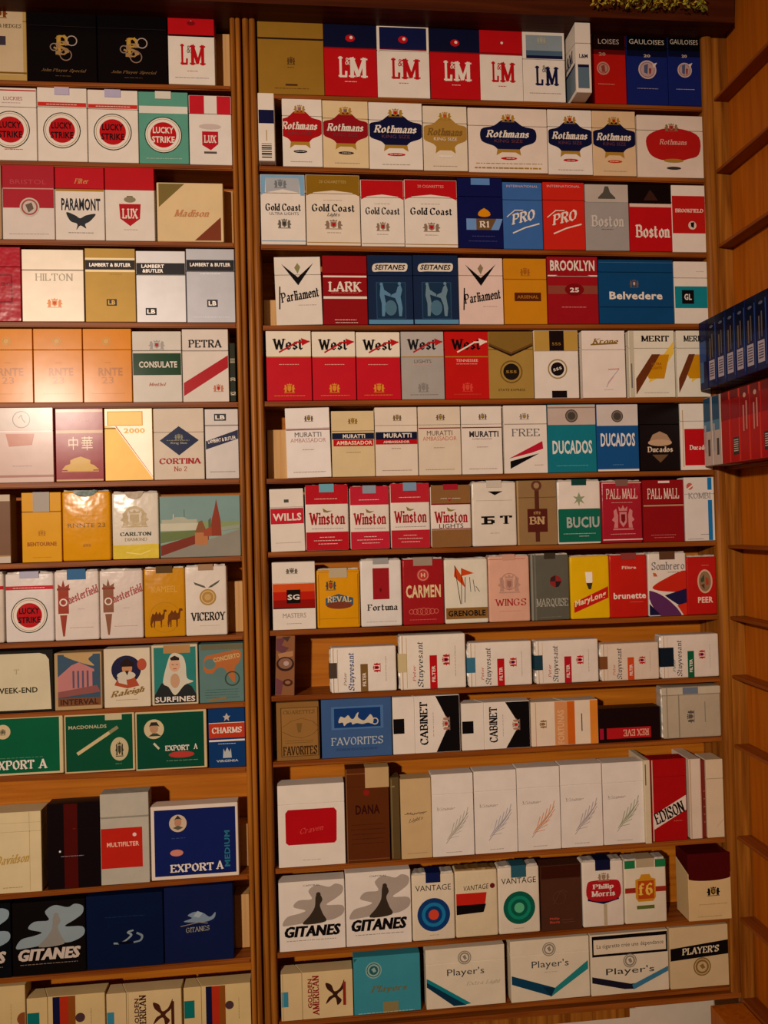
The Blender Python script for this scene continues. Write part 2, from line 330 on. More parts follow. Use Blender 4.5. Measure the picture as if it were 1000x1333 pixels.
def pk(bay, n, cr, x0, x1, top, body, look, art, lid=None, seam=.27, kind='H', rot=0, fin='card', y=.001, d=.021, roll=0, yaw=0, name='cigarette_pack', stamp=None, sw=.3, sh=.1, foil='c9c4b8', side=None, z0=None, H=None, cat='cigarette pack', su=.5):
    ox, oy, sc_ = CROP[cr]; n -= 1
    px0, px1, pt = ox + x0/sc_, ox + x1/sc_, oy + top/sc_
    RX = ROWS[bay][n]; pm = (px0+px1)/2; yb = RX[1] + (RX[3]-RX[1])*(pm-RX[0])/(RX[2]-RX[0]); ym = (pt+yb)/2
    a, b = at(px0, ym, y).x, at(px1, ym, y).x
    if y > 0: a = max(a, (XL0 if bay == 'L' else XR0) + .0004); b = min(b, (XL1 if bay == 'L' else XR1) - .0004)
    xm = (a+b)/2; w_ = b - a - .0006
    zz = shelf_z(bay, n, xm) + .0003 if z0 is None else z0
    h_ = (at(pm, pt, y).z - zz) if H is None else H
    Wl, Hl = (w_, h_) if rot in (0, 180) else (h_, w_)
    if rot == 0: q = lambda a, b: (a - Wl/2, b)
    elif rot == 90: q = lambda a, b: (Hl/2 - b, a)
    elif rot == 180: q = lambda a, b: (Wl/2 - a, Hl - b)
    elif rot == -90: q = lambda a, b: (b - Hl/2, Wl - a)
    xf = lambda a, y, b: (q(a, b)[0], y, q(a, b)[1])
    lab = look + ', %s shelf of %s bay' % (ORD[n], 'left' if bay == 'L' else 'right')
    t = empty(name, (xm, y, zz), lab, cat, 'packs on the %s shelf of the %s bay' % (ORD[n], 'left' if bay == 'L' else 'right'))
    t.rotation_euler = (0, math.radians(roll), math.radians(yaw + RND.uniform(-.35, .35)))
    mb = mat(side or body, fin)
    if kind == 'H':
        zf = Hl*(1-seam); zk = min(Hl-.004, zf + .010)
        prism('carton', [(0, 0), (d, 0), (d, zk), (0, zf)], 0, Wl, xf, mat(body, fin), t)
        prism('lid', [(-.00002, zf+.00045), (d, zk+.00045), (d, Hl), (-.00002, Hl)], 0, Wl, xf, mat(lid or body, fin), t)
    elif kind == 'S':
        prism('carton', [(0, 0), (d, 0), (d, Hl-.002), (0, Hl-.002)], 0, Wl, xf, mat(body, fin), t, .0024, 3)
        V = []; nf = 12
        for i in range(nf + 1):
            A_ = .002 + (Wl - .004) * i / nf; jt = RND.uniform(-.0010, .0004)
            V += [xf(A_, .0008 + RND.uniform(0, .0006), Hl - .0035), xf(A_, .0022 + RND.uniform(0, .0012), Hl + jt), xf(A_, d - .004, Hl + jt + RND.uniform(-.0006, .0002)), xf(A_, d - .0015, Hl - .0035)]
        Q = [(4*i+k, 4*i+k+1, 4*i+k+5, 4*i+k+4) for i in range(nf) for k in range(3)] + [(0, 3, 2, 1), (4*nf, 4*nf+1, 4*nf+2, 4*nf+3)]
        mesh_obj('foil_top', V, Q, [mat(foil, 'foil')], t)
    else:
        prism('carton', [(0, 0), (d, 0), (d, Hl), (0, Hl)], 0, Wl, xf, mat(body, fin), t, .0007)
    if stamp:
        u0, u1 = (su-sw/2)*Wl, (su+sw/2)*Wl; hh = sh*Hl; k = .0008 if art else .0002; k = .0004
        prism('tax_stamp', [(-k-.0004, Hl-hh), (-.0001, Hl-hh), (-.0001, Hl+.0001), (d-.004, Hl+.0001), (d-.004, Hl+.0005), (-k-.0004, Hl+.0005)], u0, u1, xf, mat(stamp, 'matte'), t, 0)
    if art: build_print(art, Wl, Hl, xf, 'card' if fin == 'matte' else fin, t, first=1)
    COUNT[0] += 1
    return t
def block(bay, n, cr, x0, x1, top, look, y=.024, d=.024):
    ox, oy, sc_ = CROP[cr]; n -= 1; px0, px1, pt = ox + x0/sc_, ox + x1/sc_, oy + top/sc_
    a, b = at(px0, pt+20, y), at(px1, pt+20, y); zz = shelf_z(bay, n, (a.x+b.x)/2) + .0003
    xb = min(b.x, (XL1 if bay == 'L' else XR1) - .0008); xa = max(a.x, (XL0 if bay == 'L' else XR0) + .0008)
    o = box('wooden_block', -(xb-xa)/2, (xb-xa)/2, 0, d, 0, at(px0, pt, y).z - zz, WP); o.location = ((xa+xb)/2, y, zz)
    o['label'] = look; o['category'] = 'wooden block'; o['group'] = 'pale wooden spacer blocks behind the packs'
# ---- families of design
def LM(lid, low, tx, extra=()): return [r(0, 0, 1, .33, lid), r(0, .33, 1, .345, DR), e(.5, .2, .09, .05, R), c_(.52, .19, .03, W), Fb('L', .35, .6, .17, .29, tx), Fb('M', .64, .6, .36, .29, tx), s('&', .44, .52, .09, .1, tx), g(.5, .8, .25, tx)] + list(extra)
def ROTH(c, x0=0, x1=1, tx=W, y=.42, hh=.24, bar=DR, sub=None, k=1.0, c2=R, body=None):
    m_ = (x0+x1)/2; ww = (x1-x0)/2
    q = [ps(c, (x0, y-.09), (m_-.55*ww, y-.6*hh), (m_-.2*ww, y-hh), (m_+.2*ww, y-hh), (m_+.55*ww, y-.6*hh), (x1, y-.09), (x1, y+.09), (m_+.55*ww, y+.7*hh), (m_+.3*ww, y+hh), (m_-.3*ww, y+hh), (m_-.55*ww, y+.7*hh), (x0, y+.09)),
         p(Gd, (m_-.42*ww, y+.9*hh), (m_+.42*ww, y+.9*hh), (m_+.46*ww, y+1.3*hh), (m_+.26*ww, y+1.1*hh), (m_-.26*ww, y+1.1*hh), (m_-.46*ww, y+1.3*hh)),
         z(m_, y-hh-.03, .3*k, .12, Gd, c2), Fb('Rothmans', m_-.01, y-.02, ww*1.62, .125, tx, 0, .25), s('KING SIZE', m_, y+.09, ww*1.05, .05, ('6a3c40' if tx == W else W)),
         e(m_, .78, .17*k, .022, bar), g(m_, .78, .25*k, W), g(m_, .93, .6*k, 'a89a88')]
    return q
def GC(c, c2=None): return [p(c, (0, 0), (1, 0), (1, .3), (.85, .25), (.5, .22), (.15, .25), (0, .3)), Fb('Gold Coast', .5, .47, .8, .115, K), g(.5, .36, .4, 'a8988a'), z(.5, .7, .34, .13, '8a7460', R), g(.5, .82, .3, 'a89a8a'), r(0, .955, 1, .965, Gd)]
def WEST(top, low, tx=K, arr=R, cr2='d89030', lab=None): return [r(0, 0, 1, .37, top), r(0, .365, 1, .38, Gd), Fb('West', .48, .19, .68, .17, tx), l(arr, .05, (.3, .3), (.5, .23), (.68, .16), (.95, .15)), p(arr, (.78, .1), (.98, .15), (.8, .21)), g(.5, .48, .5, 'e0b0a0'), z(.5, .82, .26, .13, cr2), g(.5, .93, .7, cr2)]
def MUR(band, t1, t2, b2, amb=1, body=W):
    q = [z(.53, .15, .22, .09, '6a5a40', Gd)]
    if band: q += [r(0, .36, 1, .47, band), r(0, .47, 1, .54, b2 or R), S('MURATTI', .53, .412, .66, .065, W), S('AMBASSADOR', .5, .505, .62, .035, W)]
    else: q += [r(0, .305, 1, .32, DR), s('MURATTI', .5, .385, .6, .07, t1), s('AMBASSADOR', .5, .465, .8, .06, t2)] if amb else [r(0, .305, 1, .32, DR), S('MURATTI', .55, .41, .72, .09, t1), s('AMBASSADOR', .5, .48, .5, .03, t2)]
    return q + [g(.5, .6, .3, 'a08a70'), g(.5, .92, .75, 'a08a70')]
def WIN(c, c2=R, lights=False):
    return [r(0, 0, 1, .3, c), r(0, .72, 1, 1, c), Fb('Winston', .5, .52, .84, .2, 'a0141a'), g(.5, .22, .6, W), p('8a7a3a', (.4, .36), (.5, .4), (.62, .4), (.5, .43), (.42, .42))] + \
        ([s('LIGHTS', .5, .66, .6, .07, K)] if lights else [g(.5, .67, .8, '8a7a7a'), g(.5, .8, .4, W), g(.5, .85, .7, W), g(.5, .9, .5, W)])
def LS(c='b8141a', tx=K, body=W, top=None, ring='2a3a2c', y=.58):
    q = [c_(.49, y, .38, ring), c_(.49, y, .36, body), c_(.49, y, .335, Gd if c == R else body), c_(.49, y, .325, body), c_(.49, y, .265, c), S('LUCKY', .49, y-.065, .42, .09, tx), S('STRIKE', .49, y+.065, .46, .09, tx)]
    if top: q = [r(0, .2, 1, .255, top), g(.5, .228, .7, W)] + q
    return q
def STUY(c, s_col, crest=R):  # upright design of a pack that lies on its side
    return [f('Stuyvesant', .46, .33, .84, .11, '3a4450', 0, .15), f('Peter', .3, .23, .3, .045, c, 0, .2), r(.0, .46, .62, .57, c), S('FILTER', .28, .515, .3, .05, W), z(.53, .7, .22, .11, crest, N), g(.5, .84, .6, 'b0a498'), r(0, .055, 1, .062, Gd), l('c8a060', .008, (.04, .12), (.96, .12))]
def VOG(c): return [l('8a8a8a', .008, (.12, .44), (.5, .43)), f('Vogue', .33, .42, .44, .04, 'a89c90', 0, .3), [l(c, .022, (.35+.06*i, .8-.035*i), (.45+.09*i, .72-.05*i), (.52+.085*i, .6-.045*i)) for i in range(5)],
    [l(c, .02, (.38+.07*i, .78-.03*i), (.62+.06*i, .76-.06*i)) for i in range(5)], l('8a7a70', .012, (.32, .84), (.7, .6), (.86, .48)), g(.5, .95, .4, 'b0a498')]
def GIT(bg, tx, smoke, sub='8a7a6a', skirt='3a3026', rr=0):
    return [ps(smoke, (.05,.62),(.12,.5),(.3,.46),(.4,.42),(.22,.36),(.3,.27),(.5,.26),(.45,.14),(.58,.06),(.76,.1),(.86,.06),(.97,.1),(.96,.2),(.85,.28),(.72,.36),(.96,.38),(.97,.5),(.8,.58),(.6,.58),(.4,.6),(.2,.62)),
            ps(skirt, (.56, .22), (.62, .2), (.66, .28), (.62, .36), (.66, .48), (.7, .6), (.36, .62), (.46, .5), (.54, .38)), c_(.6, .2, .035, skirt), S('GITANES', .495, .72, .84, .16, tx, rr, .22), S('GITANES', .51, .72, .84, .16, tx, rr, .22), g(.5, .85, .8, sub)]
def TARGET(a, b, c): return [s('VANTAGE', .5, .22, .84, .085, K), c_(.5, .62, .385, a), c_(.5, .62, .28, b), c_(.5, .62, .2, a), c_(.5, .62, .12, c), g(.5, .92, .3, 'a89a88')]
def PRO(bg): return [Fb('PRO', .5, .52, .66, .17, W, 14, .35), l(W, .045, (.25, .76), (.55, .68), (.9, .62)), l(W, .03, (.1, .52), (.3, .42), (.5, .42)), s('INTERNATIONAL', .5, .06, .8, .035, 'd0b0b0')]
def roundel(u, v, rr, c, c2): return [c_(u, v, rr, c), o_(u, v, rr*.86, rr*.1, c2), c_(u, v, rr*.55, c2), p(c, (u-rr*.3, v-.02), (u+rr*.1, v-.05), (u+rr*.35, v+.02), (u, v+.04))]
# ================= right bay
# shelf 1
pk('R',1,'a',48,318,78,'9a7220','wide dull gold pack with dark lid seam',[r(0,.25,1,.275,'2a1408'), z(.5,.55,.13,.1,'5a3c10'), g(.5,.64,.12,'5a3c10'), r(.41,.86,.59,.885,'4a2c0c'), g(.5,.92,.6,'6a4a18')],seam=.26,fin='foil')
pk('R',1,'a',318,534,97,R,'red navy-lidded pack next to the wide gold one',LM('101430',R,W),lid='101430',seam=.33)
pk('R',1,'a',534,748,103,W,'white pack with white-framed navy lid, red letters',[LM('141a44',W,R),r(0,0,1,.035,W),r(0,0,.05,.38,W),r(.95,0,1,.38,W)],seam=.36)
pk('R',1,'a',750,955,118,R,'red pack under navy lid between two white-bodied packs',LM('101430',R,W),lid='101430',seam=.33)
pk('R',1,'b',15,190,120,W,'white pack with plain red lid and red letters',LM(R,W,R),lid=R,seam=.36)
pk('R',1,'b',190,362,130,W,'white pack with grey-blue lid window and navy letters',[r(.08,.05,.95,.37,'8a98a0'),r(.08,.27,.95,.34,'4a6478'),r(.08,.34,.95,.385,N),z(.45,.12,.22,.1,'a8a890'),Fb('L',.38,.63,.19,.28,N),Fb('M',.68,.63,.32,.28,N),s('&',.5,.53,.1,.1,GY),g(.5,.88,.8,'a89a88')],seam=.4)
o=pk('R',1,'b',405,469,85,W,'white pack set edge-on, jutting out past the shelf front',[S('L&M',.5,.48,.55,.06,N),r(.12,.6,.85,.64,N),r(.12,.64,.85,.94,'5a7080')],y=-.024,d=.056,seam=.3,H=.0935)
wl_ = at(620+469/3.125, 75, -.024).x - at(620+405/3.125, 75, -.024).x - .0006
build_print([r(.06,.6,.94,.95,'6a7c88'),r(.06,.56,.94,.6,N),Fb('L&M',.5,.42,.6,.2,N)], .056, .0935, lambda a, y, b: (-wl_/2 + y, .056 - a, b), 'card', o)
pk('R',1,'b',472,610,118,'b01812','red pack fading to black top beside the edge-on pack',[r(0,0,1,.28,'1a0808'),r(0,.28,1,.34,'5a0e0c'),s('LOISES',.5,.17,.62,.065,'b8a898'),S('20',.3,.34,.2,.045,'b08a78'),o_(.32,.53,.19,.04,'b88878'),c_(.32,.53,.13,'a88878'),p('8a4038',(.26,.5),(.36,.48),(.38,.58),(.28,.58)),g(.4,.74,.5,'d09080')],seam=.24,y=.0012)
for x0,x1,lk in ((612,780,'blue pack with black top and round grey emblem, centre-right'),(781,925,'blue black-topped pack with round emblem, touching the corner post')):
    pk('R',1,'b',x0,x1,130,'16246a',lk,[r(0,0,1,.26,'08080c'),r(0,.26,1,.34,'0c1030'),s('GAULOISES',.5,.14,.86,.065,'c8c0b0'),S('20',.5,.33,.16,.04,'c8b8a8'),o_(.5,.52,.22,.04,'c8b0a8'),c_(.5,.52,.17,'b89a94'),p('4a5a80',(.42,.46),(.52,.44),(.5,.58),(.42,.56)),p('8a3438',(.54,.5),(.6,.5),(.58,.58),(.54,.57)),p('d8c8c0',(.62,.44),(.74,.42),(.66,.5)),g(.5,.78,.6,'9a9ab0')],seam=.24)
# shelf 2
pk('R',2,'a',50,118,368,W,'narrow white pack side with navy band and barcode',[r(0,.25,1,.45,N),l(Gd,.05,(.5,.55),(.5,.7)),[r(.18,.745+.028*i,.8,.745+.028*i+.008+.006*(i%3),K) for i in range(8)]],y=-.012,d=.05,kind='B',H=.088)
pk('R',2,'a',148,312,402,W,'white pack with bright red lobed badge, first of its row',ROTH('a81418',-.12,1.0,bar=K,c2='8a5aa0'),seam=.26)
pk('R',2,'a',313,500,410,CR_,'cream pack with dark red lobed badge',ROTH('8e141c',bar='3a3028',c2='6a5a80'))
pk('R',2,'a',501,720,418,W,'wide white pack with navy lobed badge beside cream one',ROTH('12163a',bar=R))
pk('R',2,'a',722,902,432,'dccfb8','pale pack with gold lobed badge',ROTH('a88038',tx='7a5a28',bar=W,c2=O))
pk('R',2,'b',-32,290,441,'e0d2c2','widest white pack with navy badge and text lines',[ROTH('12163a',.165,.845,bar=R,k=.6),g(.5,.86,.9,Gd),g(.5,.93,.9,Gd,h=.02)],seam=.28)
pk('R',2,'b',292,473,447,W,'white navy-badged pack right of the widest one',ROTH('12163a',bar=R))
pk('R',2,'b',474,650,452,'d8bc94','tan pack with navy lobed badge and orange bar',ROTH('12163a',bar=O))
pk('R',2,'b',656,932,470,'ddd0c0','broad white pack with red hexagon badge at shelf end',[ps('b01c1a',(.14,.36),(.38,.22),(.7,.22),(.94,.34),(.93,.62),(.75,.7),(.66,.72),(.5,.7),(.36,.72),(.18,.62)),z(.52,.19,.22,.12,'8a7050',R),f('Rothmans',.54,.43,.42,.09,'e0b0a0',0,.2),e(.54,.85,.11,.025,'3a3434'),e(.54,.73,.15,.03,Gd)],seam=.25)
# shelf 3
pk('R',3,'c',60,243,38,W,'white pack with pale blue and silver arched top',[p(LB,(0,0),(1,0),(1,.3),(.9,.3),(.86,.05),(.12,.05),(.1,.26),(0,.3)),p('a8aeb2',(.12,.05),(.86,.05),(.88,.26),(.5,.21),(.12,.26)),z(.45,.13,.3,.12,'70787c'),Fb('Gold Coast',.5,.47,.8,.11,K),s('ULTRA LIGHTS',.52,.56,.66,.04,GY),z(.52,.7,.32,.13,'6a645c','3a3a3a'),r(0,.945,1,.955,LB)])
pk('R',3,'c',245,466,40,'e0d4c0','white pack with gold arched top',[GC('8a6618'),s('20 CIGARETTES',.5,.1,.5,.04,'c0a868'),f('Lights',.5,.57,.24,.06,GY,0,.3)])
pk('R',3,'c',468,645,60,W,'white red-arched pack, the left of two alike',GC(R))
pk('R',3,'c',646,862,60,W,'white red-arched pack, the right and wider of two',[GC(R),s('20 CIGARETTES',.5,.1,.5,.04,'e0a090')])
pk('R',3,'c',863,1047,52,'11164c','navy pack with gold crown over a light blue bar',[r(.3,0,.72,.1,'5a86c0'),p('6a92c8',(.18,.58),(1,.58),(.9,.74),(.18,.74)),p('6a5030',(.4,.58),(.85,.58),(.72,.74),(.4,.74)),Fb('R1',.58,.66,.22,.1,W),e(.58,.52,.14,.035,Y),p(Y,(.44,.5),(.5,.46),(.58,.43),(.66,.46),(.72,.5)),g(.55,.83,.6,'4a4a80'),g(.55,.9,.7,'4a4a80')])
pk('R',3,'d',109,271,70,'3a68a8','light blue pack with slanted white brush lettering',PRO(B))
pk('R',3,'d',273,443,70,'c8281c','bright red pack with slanted white brush lettering',PRO(R))
pk('R',3,'d',444,622,78,'aaa8a4','silver pack with serif lettering and dark castle emblem',[r(0,0,1,.27,'c8c0b4'),p('5a5a50',(.3,.2),(.42,.12),(.46,.03),(.54,.03),(.58,.12),(.7,.2)),r(.3,.2,.7,.22,'5a5a50'),Fb('Boston',.52,.56,.76,.19,'7c7a76'),Fb('Boston',.51,.555,.76,.19,'d8d4cc'),g(.5,.68,.3,GY)],fin='foil',seam=.27)
pk('R',3,'d',623,797,78,R,'red pack with black lid and white serif lettering',[r(0,0,1,.28,'120a0a'),p('3a2018',(.34,.24),(.44,.14),(.5,.08),(.58,.14),(.68,.24)),r(0,.29,1,.34,'d8c0b0'),Fb('Boston',.54,.7,.82,.21,W)],lid='120a0a',seam=.29)
pk('R',3,'d',796,943,82,W,'white pack with broad red band and small medallion',[r(0,.16,1,.72,'b81c18'),Fb('BROOKFIELD',.52,.38,.84,.06,'e8d0c0'),c_(.6,.6,.12,'d8c8b8'),p(K,(.55,.56),(.66,.55),(.64,.64),(.56,.62))])
# shelf 4
pk('R',4,'c',122,312,373,W,'white pack with black V, left of the dark red pack',[p(K,(.15,.1),(.5,.3),(.85,.09),(.5,.42)),p('8a8a5a',(.43,.16),(.5,.09),(.56,.15),(.5,.25)),Fb('Parliament',.52,.56,.84,.16,K,9,.1),l(K,.03,(.1,.44),(.08,.76)),g(.68,.71,.4,'a0968c')],roll=-1.2)
pk('R',4,'c',313,495,368,'8e1218','dark red pack with two white lines and white capitals',[r(0,.29,1,.315,W),r(0,.59,1,.625,W),Fb('LARK',.5,.45,.76,.16,W),g(.5,.54,.7,'c07a60'),g(.5,.93,.5,W),g(.5,.97,.55,W)])
for x0,x1,lk,w1 in ((496,681,'dark blue pack with two dancers, beside dark red pack','5a88a8'),(682,866,'dark blue dancer pack, beside second white V pack','6a8898')):
    pk('R',4,'c',x0,x1,366,'1a2a48',lk,[ps('dcd4c4',(.13,.14),(.3,.115),(.7,.115),(.88,.125),(.86,.225),(.7,.235),(.3,.235),(.12,.235)),S('SEITANES',.5,.175,.68,.075,K,0,.25),r(.18,.39,.84,.92,'2c4c6c'),r(.2,.4,.82,.91,'1c344e'),
      p(w1,(.28,.44),(.33,.42),(.36,.5),(.5,.56),(.5,.6),(.36,.57),(.4,.72),(.36,.88),(.3,.88),(.3,.7),(.26,.58)),p(w1,(.66,.46),(.72,.42),(.76,.5),(.72,.6),(.76,.76),(.74,.88),(.68,.88),(.66,.72),(.6,.62),(.5,.6),(.52,.57),(.62,.54)),e(.5,.76,.13,.11,'4a7288'),c_(.3,.42,.035,w1),c_(.7,.41,.035,w1),r(0,.93,1,1,'5a90b4')],seam=.3)
pk('R',4,'c',867,1048,378,'e0c8bc','pinkish white pack with black V beside ochre pack',[p(K,(.15,.1),(.5,.3),(.85,.09),(.5,.42)),p('8a7a5a',(.43,.16),(.5,.09),(.56,.15),(.5,.25)),Fb('Parliament',.52,.58,.84,.16,K,9,.1),l(K,.03,(.12,.46),(.1,.78)),g(.7,.73,.4,'b0968c')])
pk('R',4,'d',113,288,380,'c88416','ochre pack with brown name bar',[z(.5,.2,.24,.12,'a0601c'),r(0,.315,1,.322,'9a5c10'),r(.24,.52,.86,.65,'54240c'),S('ARSENAL',.55,.585,.5,.05,'a86a20')],seam=.32)
pk('R',4,'d',290,497,372,'98161e','crimson pack with arched lettering and tan band',[r(0,.275,1,.295,W),r(0,.43,1,.555,'8a4434'),e(.53,.49,.19,.09,'7a1014'),S('25',.53,.495,.18,.07,W),S('BROOKLYN',.5,.135,.88,.16,W),p('98161e',(.15,.29),(.5,.2),(.85,.29)),p('98161e',(.05,0),(.95,0),(.8,.035),(.5,.055),(.2,.035)),g(.5,.75,.55,'d09a90')],seam=.3)
pk('R',4,'d',499,805,385,'0f4472','extra wide teal-blue pack with white sans lettering',[z(.47,.37,.13,.12,'6a5a50','c8b8b0'),S('Belvedere',.49,.56,.71,.12,W),r(0,.73,1,.745,'0a2c50'),r(0,.04,1,.05,'3a6890')],seam=.2)
pk('R',4,'d',806,950,392,W,'white pack with cyan band and black square logo',[r(0,.4,1,.75,'14808e'),r(.22,.46,.58,.68,'0c0c10'),S('GL',.4,.57,.22,.1,W),g(.8,.16,.3,'c0a898')])
block('R',4,'c',72,150,548,'orange-lit wooden block in the gap left of a white V pack')
# shelf 5
for x0,x1,tp,lk in ((83,268,50,'white over pinkish red pack nearest the middle post'),(270,448,52,'white over red pack with gold crest, second in row'),(450,630,54,'white over red pack beside the silver one')):
    pk('R',5,'e',x0,x1,tp,'c41a28',lk,WEST('e8e0cc','c41a28'),lid='e8e0cc',seam=.37)
pk('R',5,'e',632,808,52,'a8a49e','silver-grey pack with black name and red arrow',[WEST('b8b4ae','a8a49e',cr2='88847e'),s('LIGHTS',.5,.44,.4,.05,'78746e')],fin='foil')
pk('R',5,'e',810,990,52,'c01a16','all red pack with black name and white arrow',[WEST('c01a16','c01a16',arr='e8d8c8',cr2='d84838'),s('TENNESSEE',.5,.43,.5,.04,'f0c8b8')])
pk('R',5,'f',50,234,52,'ae8e44','pale gold pack with chevron and round black seal',[p('6a4a1c',(0,.17),(.5,.31),(1,.17),(1,.2),(.5,.35),(0,.2)),p('2a1408',(0,.2),(.5,.34),(1,.2),(1,.22),(.5,.37),(0,.22)),p('8a6a28',(0,0),(1,0),(1,.17),(.5,.31),(0,.17)),o_(.5,.6,.25,.03,'7a5c20'),c_(.5,.6,.18,'1c100c'),S('555',.5,.6,.24,.04,Gd),s('STATE EXPRESS',.5,.87,.6,.035,'4a3410')],fin='foil')
pk('R',5,'f',236,417,47,W,'white pack with gold corners and black centre stripe',[r(0,0,1,.3,'b89444'),r(.35,0,.68,.3,'1c1010'),s('555',.51,.2,.2,.04,Gd),o_(.52,.57,.22,.03,'9a8450'),c_(.52,.57,.15,'1c1414'),S('555',.52,.57,.2,.04,W,15),r(.38,.89,.72,1,'181010')],seam=.31)
pk('R',5,'f',432,608,48,'e6dcd0','plain white pack with gold brush lettering on lid',[Fb('Krone',.54,.16,.62,.09,'8a6a28',0,.3),p('8a6a28',(.2,.2),(.8,.17),(.84,.2),(.2,.22)),l('d08a80',.03,(.6,.58),(.84,.57)),l('a8a4b4',.02,(.84,.58),(.6,.76),(.55,.84)),l('e0a8a0',.02,(.72,.68),(.58,.8)),g(.6,.88,.25,'b0a498')],seam=.29)
pk('R',5,'f',622,809,48,'e2dcc8','white pack with brown and yellow slanted blocks, spine showing',[Fb('MERIT',.58,.12,.62,.1,K),p('e6c04a',(.98,.16),(.98,.34),(.6,.72),(.42,.78),(.5,.5),(.78,.34)),p('c88a10',(.38,.66),(.62,.36),(.88,.36),(.76,.72),(.42,.72)),p('6a3418',(.14,.72),(.5,.355),(.68,.355),(.34,.74),(.14,.96)),S('ULTRA',.6,.5,.22,.04,'9a5c10'),S('LIGHTS',.6,.56,.22,.04,'9a5c10'),r(0,0,.11,1,'c4bca4'),l(GY,.03,(.05,.5),(.05,.85)),g(.6,.93,.6,'a89a88')],y=.001)
pk('R',5,'f',817,985,48,'e2dcc8','brown and yellow blocked pack half hidden by blue packs',[Fb('MERIT',.52,.12,.62,.1,K),p('e6c04a',(.98,.16),(.98,.34),(.6,.72),(.42,.78),(.5,.5),(.78,.34)),p('c88a10',(.3,.66),(.55,.36),(.82,.36),(.7,.72),(.36,.72)),p('6a3418',(.04,.72),(.36,.355),(.55,.355),(.24,.74),(.04,.94))])
# shelf 6
block('R',6,'e',88,170,452,'pale wooden block in the gap beside the middle post')
pk('R',6,'e',165,347,362,'ece6e0','bright white pack with grey lettering, first in row',MUR(None,'5a5456','c09a90',None,1),roll=-.8,seam=.3)
pk('R',6,'e',349,525,375,'d8c496','beige pack with navy band and red boxed lettering',[z(.5,.15,.24,.09,'8a6a30',Gd),r(0,.335,1,.43,'15203c'),S('MURATTI',.52,.385,.52,.06,W),r(.04,.435,.97,.535,R),S('AMBASSADOR',.53,.485,.84,.06,'f0d8b8'),g(.5,.63,.34,'9a7a50'),r(0,.305,1,.31,Gd)],seam=.31)
pk('R',6,'e',526,700,360,'e0d4c0','white pack with solid navy and red bands',MUR('141a34',W,W,R))
pk('R',6,'e',702,876,358,'dccfb8','cream pack with thin brown and red lettering',MUR(None,'6a5048','c87a6a',None,1))
pk('R',6,'e',878,1044,356,W,'white pack with bold grey capitals beside striped pack',MUR(None,'3a3238','b09a90',None,0))
pk('R',6,'f',113,290,352,W,'white pack with red wedge over black wedge',[z(.48,.16,.24,.09,'8a8070',Gd),r(0,.275,1,.282,'b0a498'),f('FREE',.5,.4,.66,.12,GY),p('b81c34',(.1,.78),(.88,.53),(.9,.64),(.62,.7)),p(K,(.13,.82),(.8,.71),(.13,.93)),g(.78,.88,.25,'a89a88')],seam=.28)
pk('R',6,'f',291,489,348,'177686','teal pack with grey lid and tall white capitals',[r(0,0,1,.3,'c0b0a4'),r(0,.04,1,.055,'8a7a70'),c_(.5,.17,.13,'4a443c'),o_(.5,.17,.11,.03,'7a7064'),S('DUCADOS',.5,.63,.82,.2,'d8dcd4'),g(.5,.9,.7,'5ab0b0')],seam=.3)
pk('R',6,'f',490,662,347,'18508a','royal blue pack with white lid and tall white capitals',[r(0,0,1,.32,'ccc4bc'),c_(.5,.18,.14,'4a443c'),o_(.5,.18,.12,.03,'7a7064'),S('DUCADOS',.5,.53,.82,.2,'dcdcd8'),g(.5,.9,.3,'5a88b0'),r(0,.965,1,1,W)],seam=.32)
pk('R',6,'f',665,829,347,'140d0c','glossy black pack with pale dome emblem',[p('a88a6c',(.22,.58),(.32,.46),(.5,.41),(.68,.46),(.8,.58),(.7,.6),(.3,.6)),e(.5,.58,.3,.05,'c0a080'),Fb('Ducados',.5,.68,.64,.09,'d8c4a8'),p('6a5038',(.3,.76),(.7,.76),(.5,.88)),g(.5,.3,.05,W)],fin='gloss',seam=.31)
pk('R',6,'f',831,985,345,W,'white pack with red square, mostly hidden at shelf end',[r(.12,.38,.95,.93,R),Fb('Ducados',.58,.66,.62,.08,W),l(Gd,.02,(.08,.1),(.08,.95))])
# shelf 7
pk('R',7,'g',38,178,82,W,'narrow white pack with red name band, leaning left',[r(0,.32,1,.56,'c02030'),S('WILLS',.5,.45,.84,.12,W),r(.42,.17,.56,.22,'4a5248'),r(0,.31,1,.318,K),g(.5,.86,.8,'a89a88')],kind='H',seam=.3,roll=-.8)
WA=[(179,357,64,'b81824','6aa8b8','soft red and white pack, emblem above name, wider'),(361,523,70,'c02438','8a9aa8','red and white soft pack with torn grey-blue seal'),(526,688,58,'b82430','7a9ab4','red and white soft pack, tallest, left of the brown-banded one')]
for x0,x1,tp,c,st,lk in WA:
    pk('R',7,'g',x0,x1,tp,'e2d8cc',lk,WIN(c),kind='S',fin='soft',stamp=st,sw=.34,sh=.12)
pk('R',7,'g',690,855,65,'e2d8cc','white soft pack with brown bands and red seal',WIN('8a6238',lights=True)+[r(0,.3,1,.32,DR),r(0,.7,1,.715,DR),p(R,(.4,.2),(.47,.27),(.54,.2),(.5,.22),(.47,.24),(.44,.22))],kind='S',fin='soft',stamp='a01828',sw=.36,sh=.08)
